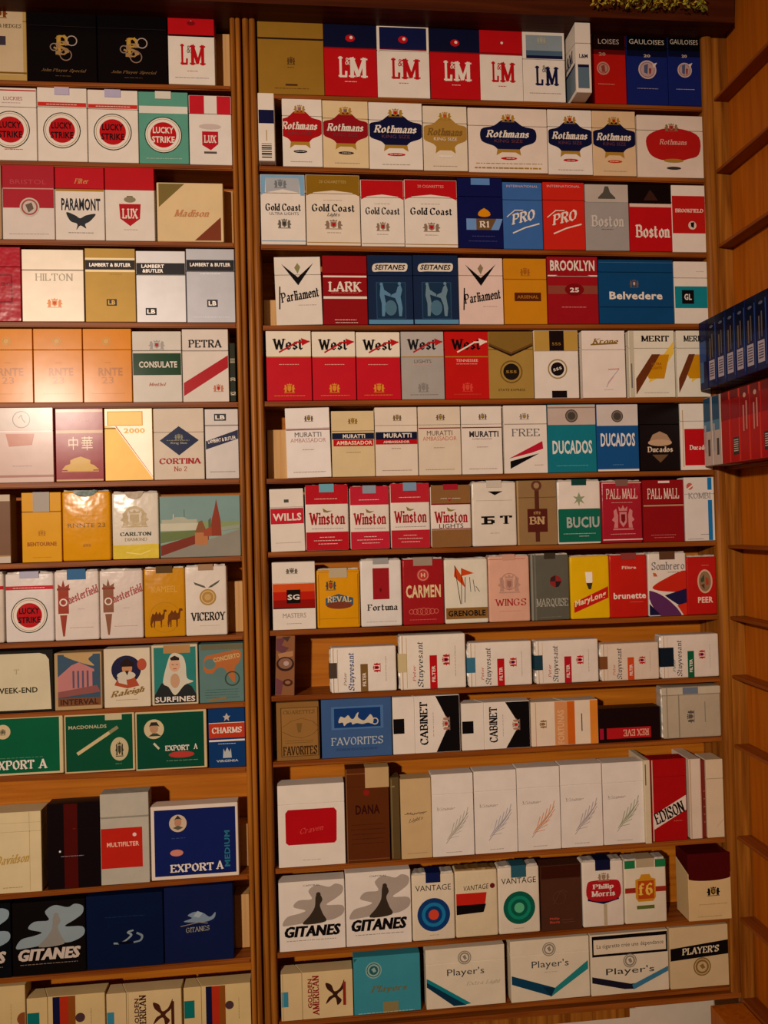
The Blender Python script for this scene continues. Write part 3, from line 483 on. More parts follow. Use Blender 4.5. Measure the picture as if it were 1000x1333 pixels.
pk('R',7,'g',858,1040,50,'dcd4c4','white soft pack with large black Cyrillic letters',[p(K,(.36,.16),(.7,.16),(.52,.22)),Fb('T',.76,.6,.28,.13,K),r(.2,.54,.5,.565,K),r(.26,.54,.34,.66,K),r(.2,.645,.46,.665,K),r(.42,.6,.5,.65,K),r(.3,.59,.46,.61,K),l('a8a090',.01,(.1,.3),(.9,.3)),g(.5,.8,.3,'a8a090')],kind='S',fin='soft',stamp='c8c0b0',sw=.34,sh=.1)
pk('R',7,'h',134,298,48,'9a7c50','bronze foil pack with brown bottle-shaped emblem',[r(.45,.05,.56,.95,'5a2c1c'),r(.26,.44,.76,.8,'5a2016'),c_(.5,.08,.13,'6a3c2c'),c_(.5,.08,.07,'a88a60'),Fb('BN',.5,.62,.4,.13,'c8a878'),z(.5,.5,.2,.05,'a88050'),r(0,0,.04,1,'c8a878')],fin='foil')
pk('R',7,'h',300,477,44,W,'white and green soft pack with silver block letters',[r(0,.46,1,.97,'0c6450'),r(.03,.455,.97,.46,K),p('8a9a78',(.5,.2),(.54,.27),(.64,.26),(.56,.31),(.62,.38),(.52,.34),(.5,.42),(.46,.34),(.38,.38),(.44,.31),(.36,.26),(.46,.27)),S('BUCIU',.58,.665,.76,.17,'a8b0a8'),g(.5,.84,.8,'a8c0a8'),g(.6,.88,.3,'c8d0c8')],kind='S',fin='soft',stamp='14403a',sw=.34,sh=.09)
pk('R',7,'h',480,645,46,'a01c2c','crimson soft pack with crest and torn seal',[r(0,.04,1,.055,'d8b0a0'),f('PALL MALL',.5,.22,.78,.17,'e8d0c0'),z(.52,.6,.56,.36,'c88080','7a1420'),g(.5,.36,.6,'d0a090'),g(.5,.86,.7,'d8a898'),r(0,.94,1,.955,W)],kind='S',fin='soft',stamp='7a5a50',sw=.3,sh=.1)
pk('R',7,'h',648,815,46,'8a1418','dark red hard pack with tall white serif capitals',[f('PALL MALL',.5,.22,.78,.18,'ecdccc'),r(0,.4,1,.425,'b88a68'),r(.38,.015,.66,.05,'e0d0c8'),g(.5,.89,.66,'c07a70'),g(.5,.93,.5,'c07a70')],seam=.4)
pk('R',7,'h',817,960,35,'d8d4cc','white pack with blue edge stripe and red dot',[r(.78,0,.92,.2,'1c74b0'),r(.78,.36,.92,1,'1c74b0'),c_(.18,.14,.11,'c06050'),p(W,(.08,.18),(.3,.1),(.3,.13),(.1,.2)),f('KOMBI',.5,.29,.76,.1,'8a8684'),g(.65,.9,.3,GY),g(.35,.97,.6,GY)])
# shelf 8
pk('R',8,'g',45,222,380,W,'white pack with orange, red and dark bands and square badge',[r(0,.32,1,.44,'d0501c'),r(0,.44,1,.56,'b82010'),r(0,.56,1,.68,'8e140c'),r(0,.675,1,.69,K),r(.33,.41,.65,.61,'180e0c'),S('SG',.49,.52,.28,.08,W),z(.46,.13,.3,.08,'6a645c'),s('MASTERS',.5,.79,.54,.07,'a89a90'),g(.5,.91,.4,'a09488')],seam=.32)
pk('R',8,'g',226,403,405,'d8960e','short yellow pack with blue curved name banner',[r(.04,.06,.96,.065,'8a5a10'),z(.33,.28,.26,.16,'4a4a40','c04020'),p('3a5a78',(.2,.5),(.5,.43),(.84,.5),(.84,.62),(.5,.56),(.2,.62)),Fb('REVAL',.52,.52,.56,.11,'d8c080'),e(.52,.62,.3,.06,'7a3c28'),l('a06a10',.01,(.05,.84),(.95,.84)),r(.04,.1,.05,.95,'a06a10'),r(.95,.1,.96,.95,'a06a10')],kind='S',fin='soft',stamp='b8aa8a',sw=.42,sh=.16)
pk('R',8,'g',404,573,366,'e0dcd4','white soft pack with tall crimson rectangle',[r(.3,.14,.7,.6,'9a1c24'),p('6a1016',(.45,.45),(.5,.43),(.52,.47),(.48,.5)),Fb('Fortuna',.52,.72,.74,.1,'3a3836'),g(.5,.93,.8,'a8a49c')],kind='S',fin='soft',stamp='9a9a98',sw=.38,sh=.08)
pk('R',8,'g',575,745,362,'9c1c20','dark red soft pack with cream capitals and ornament',[c_(.5,.26,.15,'b84038'),o_(.5,.26,.13,.02,'d89080'),S('H',.5,.26,.1,.06,'e8c0a0'),S('CARMEN',.5,.5,.84,.19,'e0c898'),[o_(.2+.1*i,.8,.09-.03*abs(i-3)/3,.015,'c86858') for i in range(7)],g(.5,.92,.7,'c86858')],kind='S',fin='soft',stamp='9a8a7a',sw=.46,sh=.12)
pk('R',8,'g',746,924,362,'dcd8c4','white soft pack with orange pennants, tan base',[p('c84818',(.25,.12),(.22,.28),(.48,.46),(.42,.3)),p('c84818',(.4,.16),(.68,.24),(.4,.28)),l(K,.015,(.24,.12),(.36,.7)),l(K,.015,(.4,.16),(.38,.7)),l(K,.015,(.48,.3),(.46,.68)),l(K,.012,(.58,.3),(.6,.52)),l(K,.012,(.66,.34),(.7,.52)),l(K,.012,(.72,.44),(.8,.52)),r(.02,.76,.98,.93,'8a6230'),S('GRENOBLE',.5,.845,.86,.09,K)],kind='S',fin='soft')
pk('R',8,'h',19,188,350,'d8a890','pale pink soft pack with wiry crest and red capitals',[r(0,.06,.9,.07,'b87060'),z(.5,.43,.56,.26,'b89080','a07060'),o_(.5,.4,.2,.015,'a88070'),f('WINGS',.52,.71,.76,.11,'a01c24'),g(.5,.84,.6,'c09080')],kind='S',fin='soft',stamp='c89880',sw=.3,sh=.08)
pk('R',8,'h',190,350,345,'5c5c50','dark grey soft pack with red and black roundel',[r(0,0,.06,1,'8a8a7c'),r(.1,0,.14,1,'707064'),c_(.64,.42,.15,'8a2c2c'),p('3a2424',(.5,.42),(.64,.42),(.64,.33),(.52,.36)),p('2a2020',(.64,.42),(.79,.42),(.72,.5),(.64,.51)),f('MARQUISE',.54,.74,.82,.14,'a8a898'),g(.5,.95,.6,'7a7a6c')],kind='S',fin='soft',stamp='3a3428',sw=.28,sh=.08)
pk('R',8,'h',352,513,350,'e0b40c','yellow soft pack with slanted red name ribbon',[p('c01c18',(.08,.74),(.96,.5),(.96,.68),(.08,.9)),S('MaryLong',.5,.7,.86,.12,'e8d8b0',17,.3),p('f0ece0',(.38,.27),(.56,.27),(.56,.42),(.48,.54),(.4,.42)),p('3a3420',(.4,.44),(.56,.44),(.52,.54),(.46,.54))],kind='S',fin='soft')
pk('R',8,'h',512,667,345,'bc1e16','bright red soft pack with white lowercase lettering',[S('brunette',.52,.66,.86,.1,W),S('Filtre',.52,.22,.38,.05,'e8c0b0'),g(.7,.76,.4,'d86858')],kind='S',fin='soft',stamp='8a3a34',sw=.4,sh=.1)
pk('R',8,'h',669,826,338,'dcd4c8','white soft pack with red, navy and purple swoops',[ps('c02818',(.1,.56),(.4,.43),(1,.3),(1,.6),(.5,.62)),p('1c1a44',(.4,.68),(1,.58),(1,.9),(.74,.82)),p('c82c18',(.74,.84),(1,.8),(1,1),(.9,1)),ps('5a2c5c',(0,.6),(.3,.66),(.6,.8),(.84,1),(.3,1),(0,.72)),p('15183e',(0,.8),(.3,.98),(0,.98)),l(W,.015,(0,.58),(.35,.65),(.65,.8),(.86,1)),f('Sombrero',.52,.22,.86,.13,GY),p('c06030',(.12,.32),(.2,.33),(.24,.38),(.14,.38)),g(.7,.32,.4,GY)],kind='S',fin='soft',stamp='5a3c28',sw=.4,sh=.12)
pk('R',8,'h',826,962,352,'b41a16','red soft pack with oval crest touching the corner post',[e(.6,.44,.25,.2,'d0a890'),e(.6,.44,.2,.17,'8a7050'),p('3a4a3a',(.46,.4),(.58,.32),(.58,.44),(.46,.46)),p('a84028',(.62,.36),(.72,.4),(.72,.5),(.62,.5)),p('5a3a2a',(.46,.5),(.58,.48),(.58,.58)),S('PEER',.6,.75,.5,.1,'e8c8b8'),g(.6,.17,.3,'d88878')],kind='S',fin='soft')
# shelf 9
pk('R',9,'j',54,134,70,'8a5c3c','narrow marbled brown and violet pack side, leaning',[p('6a4048',(0,.05),(.5,.03),(.3,.16),(.7,.2),(.4,.3),(0,.24)),p('b08058',(.1,.3),(.9,.25),(.9,.34),(.2,.38)),e(.5,.47,.46,.12,'3a2420'),e(.5,.46,.36,.09,'8a6450'),e(.55,.46,.14,.04,'b8a098'),p('704048',(0,.7),(.4,.76),(.3,.98),(0,.98)),e(.64,.78,.26,.06,'4a2c20'),e(.64,.775,.14,.03,'986848'),p('4a3834',(.3,.02),(.75,.01),(.6,.1))],kind='B',roll=2,d=.04,y=-.001,H=.077)
pk('R',9,'j',277,552,100,'e6dfd2','sideways white pack with tan bar, beside open gap',[STUY('7a5c30',None),f('Stuyvesant',.46,.33,.84,.11,'3a5488',0,.15)],kind='S',fin='soft',rot=90,stamp='4a3c34',sw=.34,sh=.11)
pk('R',9,'j',558,834,50,'e4dccc','sideways white pack with red bar and cream seal, tallest',STUY(R,None),kind='S',fin='soft',rot=90,stamp='c8b888',sw=.34,sh=.12)
pk('R',9,'j',838,1103,80,'e2dacc','sideways white pack with red bar and pale blue seal',STUY(R,None),kind='S',fin='soft',rot=90,stamp='38708a',sw=.34,sh=.12)
pk('R',9,'k',175,437,72,'dfd6c8','sideways white pack with red bar and torn dark teal seal',STUY('b01828',None),kind='S',fin='soft',rot=90,stamp='1c3c4a',sw=.34,sh=.12)
pk('R',9,'k',441,684,85,'d8c8b4','sideways beige pack with orange bar and brown seal',STUY('c84820',None),kind='S',fin='soft',rot=90,stamp='7a4c28',sw=.34,sh=.12)
pk('R',9,'k',686,934,50,'dcd2c4','sideways white pack with green bar and dark seal',STUY('0c5c3c',None),kind='S',fin='soft',rot=90,stamp='101c28',sw=.44,sh=.22)
# shelf 10
pk('R',10,'j',62,238,325,'8a6434','upright brown box with ruled frame and old-style capitals',[r(.1,.09,.98,.93,'5a3a1c'),r(.12,.1,.96,.92,'946c38'),f('CIGARETTES',.53,.17,.74,.07,'5a4420'),l('6a4c24',.012,(.14,.42),(.35,.32),(.6,.28),(.85,.34),(.96,.42)),l('6a4c24',.012,(.14,.5),(.35,.58),(.6,.62),(.85,.56),(.96,.48)),p('7a5a2c',(.46,.36),(.6,.36),(.56,.52),(.5,.52)),g(.53,.66,.7,'6a4c24',2),Fb('FAVORITES',.54,.83,.8,.17,'3a2412')],kind='B',side='8a6434')
pk('R',10,'j',245,533,310,'3c5c8c','square slate-blue box with white chariot horses panel',[r(.14,.13,.88,.52,'4c74a4'),r(.18,.16,.84,.49,'163a74'),ps('c8c0a8',(.24,.4),(.27,.3),(.33,.32),(.38,.28),(.42,.34),(.46,.34),(.5,.26),(.53,.24),(.52,.32),(.6,.38),(.66,.32),(.7,.28),(.74,.36),(.72,.44),(.66,.42),(.58,.44),(.5,.42),(.44,.44),(.42,.4),(.36,.42),(.32,.46),(.3,.4)),o_(.76,.4,.05,.015,'c8c0a8'),f('FAVORITES',.5,.72,.74,.14,'b0bcc0'),g(.5,.86,.66,'32507c',h=.04)],kind='B')
CB=[p(K,(0,1),(0,.78),(0,.68),(.5,.5+.1),(1,.68),(1,1)),p(K,(0,.66),(.5,.98),(1,.66),(1,1),(0,1)),Fb('CABINET',.52,.44,.76,.13,K),z(.5,.75,.28,.1,'a88068',R),g(.5,.58,.5,'b0a498')]
def CAB(): return [p(K,(0,1),(0,.64),(.5,.84),(1,.64),(1,1)),r(.36,.0,.62,.17,K),Fb('CABINET',.52,.46,.76,.13,K),z(.5,.79,.26,.11,'a88068',R),g(.5,.6,.5,'b8aca0')]
pk('R',10,'j',535,810,300,W,'sideways white pack with black arrow end, larger of two',CAB(),rot=90,seam=.33)
pk('R',10,'k',-122,158,325,'e0d8ca','sideways white pack with black arrow end, smaller, right',CAB(),rot=90,seam=.33)
pk('R',10,'k',161,435,320,'e0d0b8','sideways white pack with orange stripes',[r(0,.35,1,.64,'d0905c'),r(0,.54,1,.65,'c86018'),r(0,.88,1,1,'d8842c'),S('FORTUNAS',.42,.44,.76,.1,'e0b080'),z(.5,.17,.2,.1,'8a6a40'),r(.3,.745,.7,.76,'5a4a44'),r(0,.06,1,.07,'c8a088')],rot=90,seam=.5)
pk('R',10,'k',437,688,348,'1a0c0c','low dark pack lying upside down with red panel',[r(.16,.1,.88,.42,'b01c20'),r(.93,.1,1,.42,'a01830'),Fb('REX EVE',.4,.26,.42,.22,'d8a088')],kind='B',rot=180)
pk('R',10,'k',692,946,262,'b4a890','crumpled cream cellophane pack lying on its side',[r(0,.28,1,.3,'8a8270'),r(.86,0,1,1,'c0b69e'),r(.84,0,.855,1,'8a8270'),r(.86,.36,.99,.62,'6a7888'),z(.42,.48,.26,.12,'5a544c'),r(.3,.72,.7,.735,'8a8474'),r(0,.08,1,.1,'968e78')],kind='S',fin='soft',rot=90)
# shelf 11
pk('R',11,'m',68,342,128,'e2dacc','large white pack with notched dark red label',[p('b01018',(.11,.34),(.15,.3),(.84,.3),(.88,.34),(.87,.7),(.84,.73),(.15,.73),(.11,.7)),f('Craven',.5,.55,.36,.07,'c84844',8,.4),g(.5,.92,.3,'b8aca0')],seam=.24,d=.024)
pk('R',11,'m',345,523,62,'5a2c12','tall dark brown pack with cream stamp at corner',[S('DANA',.5,.44,.56,.1,'34100c'),c_(.48,.26,.07,'8a2018'),r(.02,.05,.99,.062,'7a4a28'),r(0,0,.03,1,'7c5838'),g(.5,.6,.8,'4a2010',5,.05),r(.02,.965,.98,.975,'7a4a28')],kind='H',seam=.2,stamp='bfa070',sw=.55,sh=.21,su=.73,fin='gloss')
pk('R',11,'m',568,695,105,'c8ac7c','slim beige pack with thin handwriting and brown spine',[l('5a4a34',.02,(.12,.44),(.3,.43),(.4,.45),(.55,.43),(.84,.42)),f('Mayfair',.48,.435,.66,.035,'6a5a40',0,.4),f('Lights',.48,.515,.5,.055,'6a5a40',12,.5),g(.5,.93,.7,'a08a60')],kind='B',roll=0)
pk('R',11,'m',527,566,100,'5c4a2c','narrow olive-brown foil pack edge by the slim beige pack',[r(0,.1,.5,.12,'8a7a50'),r(.08,.02,.2,.98,'7c6a44')],kind='B',fin='soft',y=.003)
for x0,x1,tp,c,cr_,lk in ((695,866,85,'b8b4a4','m','white pack with grey leaf sprig, nearest slim beige pack'),(868,1042,72,'b0b0b8','m','white pack with olive and violet sprig'),(105,281,58,'d89a70','n','white pack with orange leaf sprig'),(282,452,46,'b0a8a8','n','white pack with violet-grey sprig'),(454,622,38,'9aa484','n','white pack with green sprig, next to red diagonal pack')):
    pk('R',11,cr_,x0,x1,tp,'e2dacf',lk,VOG(c),seam=.25)
pk('R',11,'n',624,650,30,'d4c6a6','narrow white pack edge between sprig pack and red pack',[r(.1,.05,.3,.3,'6a6a50')],kind='B',y=-.004,d=.05,fin='soft')
pk('R',11,'n',652,794,25,'a81014','red pack crossed by white diagonal name band',[p('ded0c0',(0,.68),(1,.45),(1,.63),(0,.86)),Fb('EDISON',.49,.655,.94,.16,K,22,.1),g(.74,.76,.3,'c86858'),r(0,0,.04,1,'c8b8a0')],seam=.22,fin='soft')
pk('R',11,'n',806,857,25,'ddcdb8','narrow white pack side, right of the red diagonal pack',[r(0,0,.14,1,'c0a888'),r(.9,0,1,1,'c89088')],kind='B',d=.05)
pk('R',11,'n',858,873,30,'7a2c20','thin brick-red pack edge between two white packs',[g(.5,.4,.6,'b88870',5,.1)],kind='B',d=.05,y=.004)
pk('R',11,'n',875,962,26,'d8c4a4','cream pack with a plain lid line at shelf end',[r(0,.245,1,.25,'b09c80'),p('c0aa88',(.55,.86),(1,.76),(1,.77),(.55,.87))],kind='H',seam=.25,d=.03)
# shelf 12
pk('R',12,'q',72,343,115,W,'large white pack with grey smoke and dancer, left one',[GIT(W,K,'a89c90'),s('CAPORAL',.5,.06,.26,.025,GY)],kind='B')
pk('R',12,'q',344,612,76,W,'large white pack with grey smoke and dancer, right one',[GIT(W,K,'a89c90'),s('CAPORAL',.5,.06,.26,.025,GY)],kind='B')
pk('R',12,'q',614,789,82,'dccfb4','worn cream soft pack with blue target and red centre',TARGET('143870','1c78a8','d04830'),kind='S',fin='soft',stamp='101c4c',sw=.34,sh=.14)
pk('R',12,'q',790,964,66,'d8c8a4','cream soft pack with red and navy block',[s('VANTAGE',.5,.27,.6,.075,K,3,.2),c_(.88,.26,.06,'6a1c20'),p(K,(.02,.52),(.72,.52),(.66,.64),(.02,.66)),p('c02418',(.02,.35),(.74,.35),(.7,.52),(.02,.52))],kind='S',fin='soft',foil='8a6a3c')
pk('R',12,'w',27,197,52,'ddd2bc','cream soft pack with concentric green target',TARGET('0c5a48','128468','5ab88a'),kind='S',fin='soft',stamp='2a5a68',sw=.36,sh=.17)
pk('R',12,'w',201,367,50,'4c2c1e','dark brown pack with tiny red lettering',[r(0,0,1,.2,'38160e'),o_(.45,.5,.16,.01,'5c3c2c'),l('64442c',.01,(.3,.6),(.5,.38),(.66,.42)),S('Philip',.32,.82,.24,.04,'b84838'),S('Morris',.32,.87,.24,.04,'b84838'),g(.65,.84,.35,'7a4034',2,.04)],seam=.22,fin='soft')
pk('R',12,'w',370,539,30,'e0d6c6','white soft pack with red and navy lobed shield',[p(N,(.12,.44),(.88,.44),(.88,.6),(.5,.66),(.12,.6)),ps('b01c22',(.12,.34),(.3,.3),(.7,.3),(.9,.34),(.9,.56),(.5,.62),(.12,.56)),z(.52,.25,.3,.12,'9a8468'),Fb('Philip',.5,.4,.52,.09,W),Fb('Morris',.5,.5,.58,.09,W),r(.5,.66,.58,.99,'b8a888')],kind='S',fin='soft',stamp='101434',sw=.36,sh=.15)
pk('R',12,'w',541,713,24,'ddd2b8','cream soft pack with gold cartouche and green corners',[r(0,.02,.26,.14,'1c7844'),r(.74,.02,1,.14,'1c7844'),r(0,.44,1,.52,'9c2c1c'),p('c88c1c',(.36,.3),(.4,.24),(.6,.24),(.64,.3),(.74,.32),(.74,.6),(.68,.66),(.32,.66),(.26,.6),(.26,.32)),r(.32,.34,.7,.62,'b84818'),Fb('f6',.5,.47,.34,.2,'e8c050'),r(.28,.72,.7,.775,'5a6c2c')],kind='S',fin='soft',stamp='b0a080',sw=.42,sh=.13)
pk('R',12,'w',800,975,2,'d8bc88','cream pack with large maroon cap and black crest',[r(0,0,1,.36,'4a0c0e'),e(.5,.36,.5,.05,'4a0c0e'),z(.58,.57,.32,.13,K,Gd),g(.55,.76,.7,'a89060'),g(.5,.94,.6,'a89060')],lid='4a0c0e',seam=.3,y=-.004,d=.035)
# shelf 13
pk('R',13,'q',80,375,485,'d6be8c','sideways cream pack with red and brown lettering',[r(.02,.285,1,.295,'b8a070'),r(.3,0,.62,.1,'3888a0'),r(0,.02,1,.03,'b8a070'),S('GOLDEN',.55,.4,.62,.06,'8a1c18'),Fb('AMERICAN',.5,.48,.86,.1,'8a1c18'),ps('3a2018',(.3,.62),(.44,.66),(.5,.72),(.62,.64),(.75,.62),(.7,.7),(.56,.74),(.62,.82),(.8,.88),(.6,.86),(.48,.78),(.36,.84),(.26,.78),(.4,.76),(.42,.72)),r(.25,.86,.75,.9,'8a2c20')],rot=90,seam=.3)
pk('R',13,'q',376,650,418,'3a8e9c','turquoise box with round sailor-style seal',[roundel(.3,.24,.12,'8ab0a8','285a60'),Fb('Players',.52,.58,.56,.14,'6a6a48',0,.35),r(.43,.8,.66,1,'8a7c50'),g(.5,.975,.9,'b8d0c8'),p('285a60',(0,.02),(.06,.02),(0,.08))],kind='B')
PL=lambda a,b,k: [roundel(.49,.17,.085,'8a8474','dcd0b8'),s('Player\'s',.5,.42,.47,.15,'3a3c40'),k]
pk('R',13,'q',670,994,385,'ddd2b8','wide white pack with blue-teal band falling to right',PL(0,0,[p('15808a',(0,.48),(.04,.5),(.56,.95),(.44,.97),(0,.6)),p('12344c',(0,.54),(.5,.97),(.34,.97),(0,.62)),f('Extra Light',.72,.62,.44,.08,'b8ac90',0,.3)]),seam=.25)
pk('R',13,'w',77,400,350,'ddd2b8','wide white pack with navy and teal chevron',PL(0,0,[p('12405c',(.01,.56),(.62,.84),(.5,.9),(.5,.94),(.01,.7)),p('123044',(.4,.78),(.62,.82),(.5,.95)),p('248484',(.98,.4),(.98,.54),(.5,.95),(.56,.8)),g(.5,.54,.2,'b8ac90')]),seam=.25)
pk('R',13,'w',403,722,325,'ddd2b8','wide white pack with boxed warning panel above chevron',[r(.02,.02,.99,.36,K),r(.04,.08,.97,.32,'ddd0b4'),s('La cigarette crée une dépendance',.51,.2,.86,.09,'3a3430'),roundel(.5,.46,.085,'8a8474','dcd0b8'),s('Player\'s',.5,.63,.62,.14,'26282c'),p('1c1c2c',(.01,.68),(.5,.84),(.62,.84),(.54,.93),(.42,.92),(.01,.78)),p('3c7c9c',(.99,.6),(.99,.68),(.54,.94),(.52,.86))],kind='B')
pk('R',13,'w',726,984,298,'d2bc90','cream box with black name band and gold seal',[p(K,(0,.34),(1,.25),(1,.48),(0,.54)),Fb('PLAYER\'S',.52,.39,.64,.12,'ddd0b0',2,.1),roundel(.54,.66,.15,'8a6c38','c8b080')],kind='B',d=.035)
# ================= left bay
# shelf 1
pk('L',1,'A',-90,102,-4,'b89a58','gold-edged cream pack cut off by the left picture edge',[r(.03,.1,.93,.93,'c8b490'),z(.45,.17,.36,.12,'7a3c10'),f('BENSON & HEDGES',.48,.33,.84,.05,'4a3c28'),r(.3,.46,.58,.57,'3a3440'),r(0,.9,1,.92,'7a5418')],kind='H')
for x0,x1,tp,lk in ((105,370,22,'broad black pack with gold monogram beside the gold-edged pack'),(372,640,34,'broad black pack with gold monogram beside the red-lidded pack')):
    pk('L',1,'A',x0,x1,tp,'0c080a',lk,[Fb('J',.42,.5,.1,.16,'a8884c'),Fb('P',.5,.5,.16,.24,'b8923c'),Fb('S',.5,.56,.2,.2,'a08050'),o_(.38,.55,.06,.015,'8a7a70'),o_(.64,.46,.08,.015,'a89a90'),o_(.55,.65,.09,.015,'8a7060'),f('John Player Special',.52,.86,.66,.05,'7a5c38',0,.3),g(.52,.93,.3,'5a442c'),r(0,.27,1,.278,'221a18')],fin='gloss',seam=.28)
pk('L',1,'A',643,822,38,W,'white pack with red lid and tall red letters',[r(0,0,1,.33,R),r(0,.335,1,.36,K),c_(.5,.17,.04,W),e(.5,.18,.09,.03,DR),Fb('L',.34,.6,.16,.28,R),Fb('M',.63,.6,.34,.28,R),s('&',.44,.53,.08,.1,GY),g(.5,.82,.26,'c08a80'),g(.5,.91,.8,'a89ab0')],lid=R,seam=.35)
block('L',1,'A',822,880,128,'wooden block right of the red-lidded pack on the top left shelf')
# shelf 2
pk('L',2,'A',-60,141,335,W,'white pack with red roundel and no seal, cut at left',[LS(),r(0,.03,1,.045,R),s('LUCKIES',.55,.15,.36,.05,'b07a70'),g(.5,.21,.4,'c0a8a0'),g(.55,.85,.4,R)])
pk('L',2,'A',143,334,336,W,'white red-roundel pack with lilac stamp, left of two',LS(top='c83028'),stamp='b8b0c8',sw=.3,sh=.1)
pk('L',2,'A',336,530,345,W,'white red-roundel pack with lilac stamp, beside green pack',LS(top='c83028'),stamp='b0acc8',sw=.32,sh=.1)
pk('L',2,'A',531,722,352,'5a9c88','sea green pack with red roundel and white lettering',[r(0,.2,1,.3,'d8d8cc'),LS(tx=W,body='e0dcd0',y=.6),g(.5,.93,.8,'a8c8b8')],stamp='d0d0c0',sw=.32,sh=.1)
pk('L',2,'A',724,890,366,'e0dad0','white pack with red striped top and red shield',[r(0,0,.36,.27,'c0202c'),r(.66,0,1,.27,'c0202c'),p('b81c28',(.3,.52),(.68,.52),(.68,.7),(.5,.79),(.3,.72)),Fb('LUX',.49,.63,.3,.12,W),e(.49,.45,.26,.04,'c8b8b0'),r(.34,.81,.64,.84,'5a5450')])
# shelf 3
pk('L',3,'B',-170,5,24,'c8b49a','pale pack of which only a sliver shows, left edge',[r(.9,0,1,1,'b08a60')],kind='B')
pk('L',3,'B',8,209,20,'d8cec4','pack red above and white below with round medal',[r(0,0,1,.59,'a82430'),r(0,.33,1,.345,'c89088'),s('BRISTOL',.5,.25,.7,.06,'b84850'),c_(.52,.58,.19,'c8bcb0'),o_(.52,.58,.16,.03,'a05048'),p('6a5a50',(.44,.55),(.56,.52),(.6,.6),(.5,.65)),g(.5,.93,.8,'b8a8a0')],seam=.34,lid='a82430')
pk('L',3,'B',211,400,38,'e0d8cc','white pack with black eagle under block capitals',[r(0,0,1,.29,'b81824'),r(0,.3,1,.33,Gd),f('Filter',.54,.19,.3,.07,'c8a060',0,.3),S('PARAMONT',.52,.51,.8,.17,'2a2c34'),ps('2c3034',(.22,.62),(.4,.66),(.5,.7),(.62,.66),(.82,.64),(.7,.74),(.6,.78),(.62,.84),(.5,.8),(.42,.86),(.44,.78),(.3,.74)),g(.5,.9,.55,'6a6460')],lid='b81824',seam=.3)
pk('L',3,'B',402,592,38,'e0d8cc','white pack with red top and large red shield',[r(0,0,1,.31,'b81820'),p('b01820',(.28,.5),(.72,.5),(.7,.7),(.5,.8),(.3,.7)),Fb('LUX',.5,.63,.33,.15,W),r(.44,.39,.56,.46,'6a6040'),e(.5,.44,.12,.04,'8a8068'),g(.5,.85,.3,'a89a90')],lid='b81820',seam=.31)
pk('L',3,'B',600,856,97,'dcc494','broad beige pack with olive and rust corners',[p('7a6a38',(0,.02),(.42,.02),(.03,.42),(.03,.02)),p('7c3c24',(.96,.58),(.96,.98),(.56,.98)),Fb('Madison',.52,.52,.54,.13,'c08458',0,.35)],kind='B')
block('L',3,'B',858,893,128,'cream-coloured block squeezed right of the broad beige pack')
# shelf 4
pk('L',4,'B',-110,80,342,'b01428','crimson pack with square frame, cut at left edge',[r(.5,.37,.83,.75,'7a0c1c'),r(.53,.39,.8,.73,'b01428'),S('20',.7,.5,.2,.05,'7a0c1c')],fin='soft')
pk('L',4,'B',83,322,352,'c8beac','wide pale metallic pack with spaced grey capitals',[r(0,.29,1,.3,'a89c88'),f('HILTON',.52,.385,.62,.11,'8a8474'),z(.52,.74,.26,.12,'b87a50','a04828')],fin='foil',seam=.29)
def LB_(bg,band='1a1414',y0=.16,y1=.29): return [r(0,y0-.03,1,y1+.03,'c8b890'),r(0,y0,1,y1,band),S('LAMBERT & BUTLER',.5,(y0+y1)/2,.82,.05,W)]
pk('L',4,'B',325,520,348,'9a7a34','gold metallic pack with black name band',[LB_(0),r(.42,.69,.62,.78,'2a2014'),S('LB',.52,.735,.14,.06,'b09048'),g(.6,.35,.3,'8a6c2c')],fin='foil',seam=.3)
pk('L',4,'B',521,712,358,'c0c0c0','bright silver pack with two-line black name band',[r(0,.17,1,.33,'18161a'),S('LAMBERT',.34,.215,.46,.05,W),S('&BUTLER',.34,.28,.42,.05,W),r(.18,.8,.4,.9,'1a1a1c'),S('LB',.29,.85,.16,.06,W)],fin='foil',seam=.34)
pk('L',4,'B',713,900,350,'a8aab0','grey silver pack with black name band beside post',[r(0,.15,1,.3,'18161a'),S('LAMBERT & BUTLER',.5,.215,.84,.05,W),r(.42,.69,.64,.79,'2a2a30'),S('LB',.53,.74,.16,.06,W),g(.5,.34,.5,'d8d8dc'),g(.5,.93,.8,'c8c8cc')],fin='foil',seam=.31)
# shelf 5
for x0,x1,lk in ((-68,126,'orange-yellow pack nearest the left picture edge'),(128,316,'orange-yellow pack, middle of three'),(318,505,'orange-yellow pack beside the green-banded pack')):
    pk('L',5,'C',x0,x1,38,'e08c06',lk,[S('RNTE',.56,.585,.5,.11,'b87018'),s('23',.5,.7,.24,.09,'b87018'),o_(.48,.17,.09,.02,'c8a050'),c_(.48,.17,.05,'d8a850'),g(.5,.28,.4,'c88a20'),l('b87018',.01,(.44,.46),(.56,.46)),g(.5,.88,.7,'c88418')],fin='gloss',seam=.29)
pk('L',5,'C',507,696,48,'d8d4c8','white pack with dark green name band',[r(0,.31,1,.62,'1c4428'),S('CONSULATE',.52,.47,.78,.09,W),z(.5,.19,.34,.13,'a8a4a0','b02828'),f('Menthol',.5,.75,.36,.05,'b86a50',0,.3),r(0,.265,1,.27,'a8a498')],fin='gloss',seam=.28)
pk('L',5,'C',698,876,40,'ddd4c8','white pack with red diagonal band and black capitals',[Fb('PETRA',.5,.2,.74,.12,'2c2a28'),p('b01c24',(.02,.74),(1,.36),(1,.53),(.02,.92)),r(0,.3,1,.306,'b0a498'),z(.77,.81,.24,.1,'c08060',R)],seam=.3)
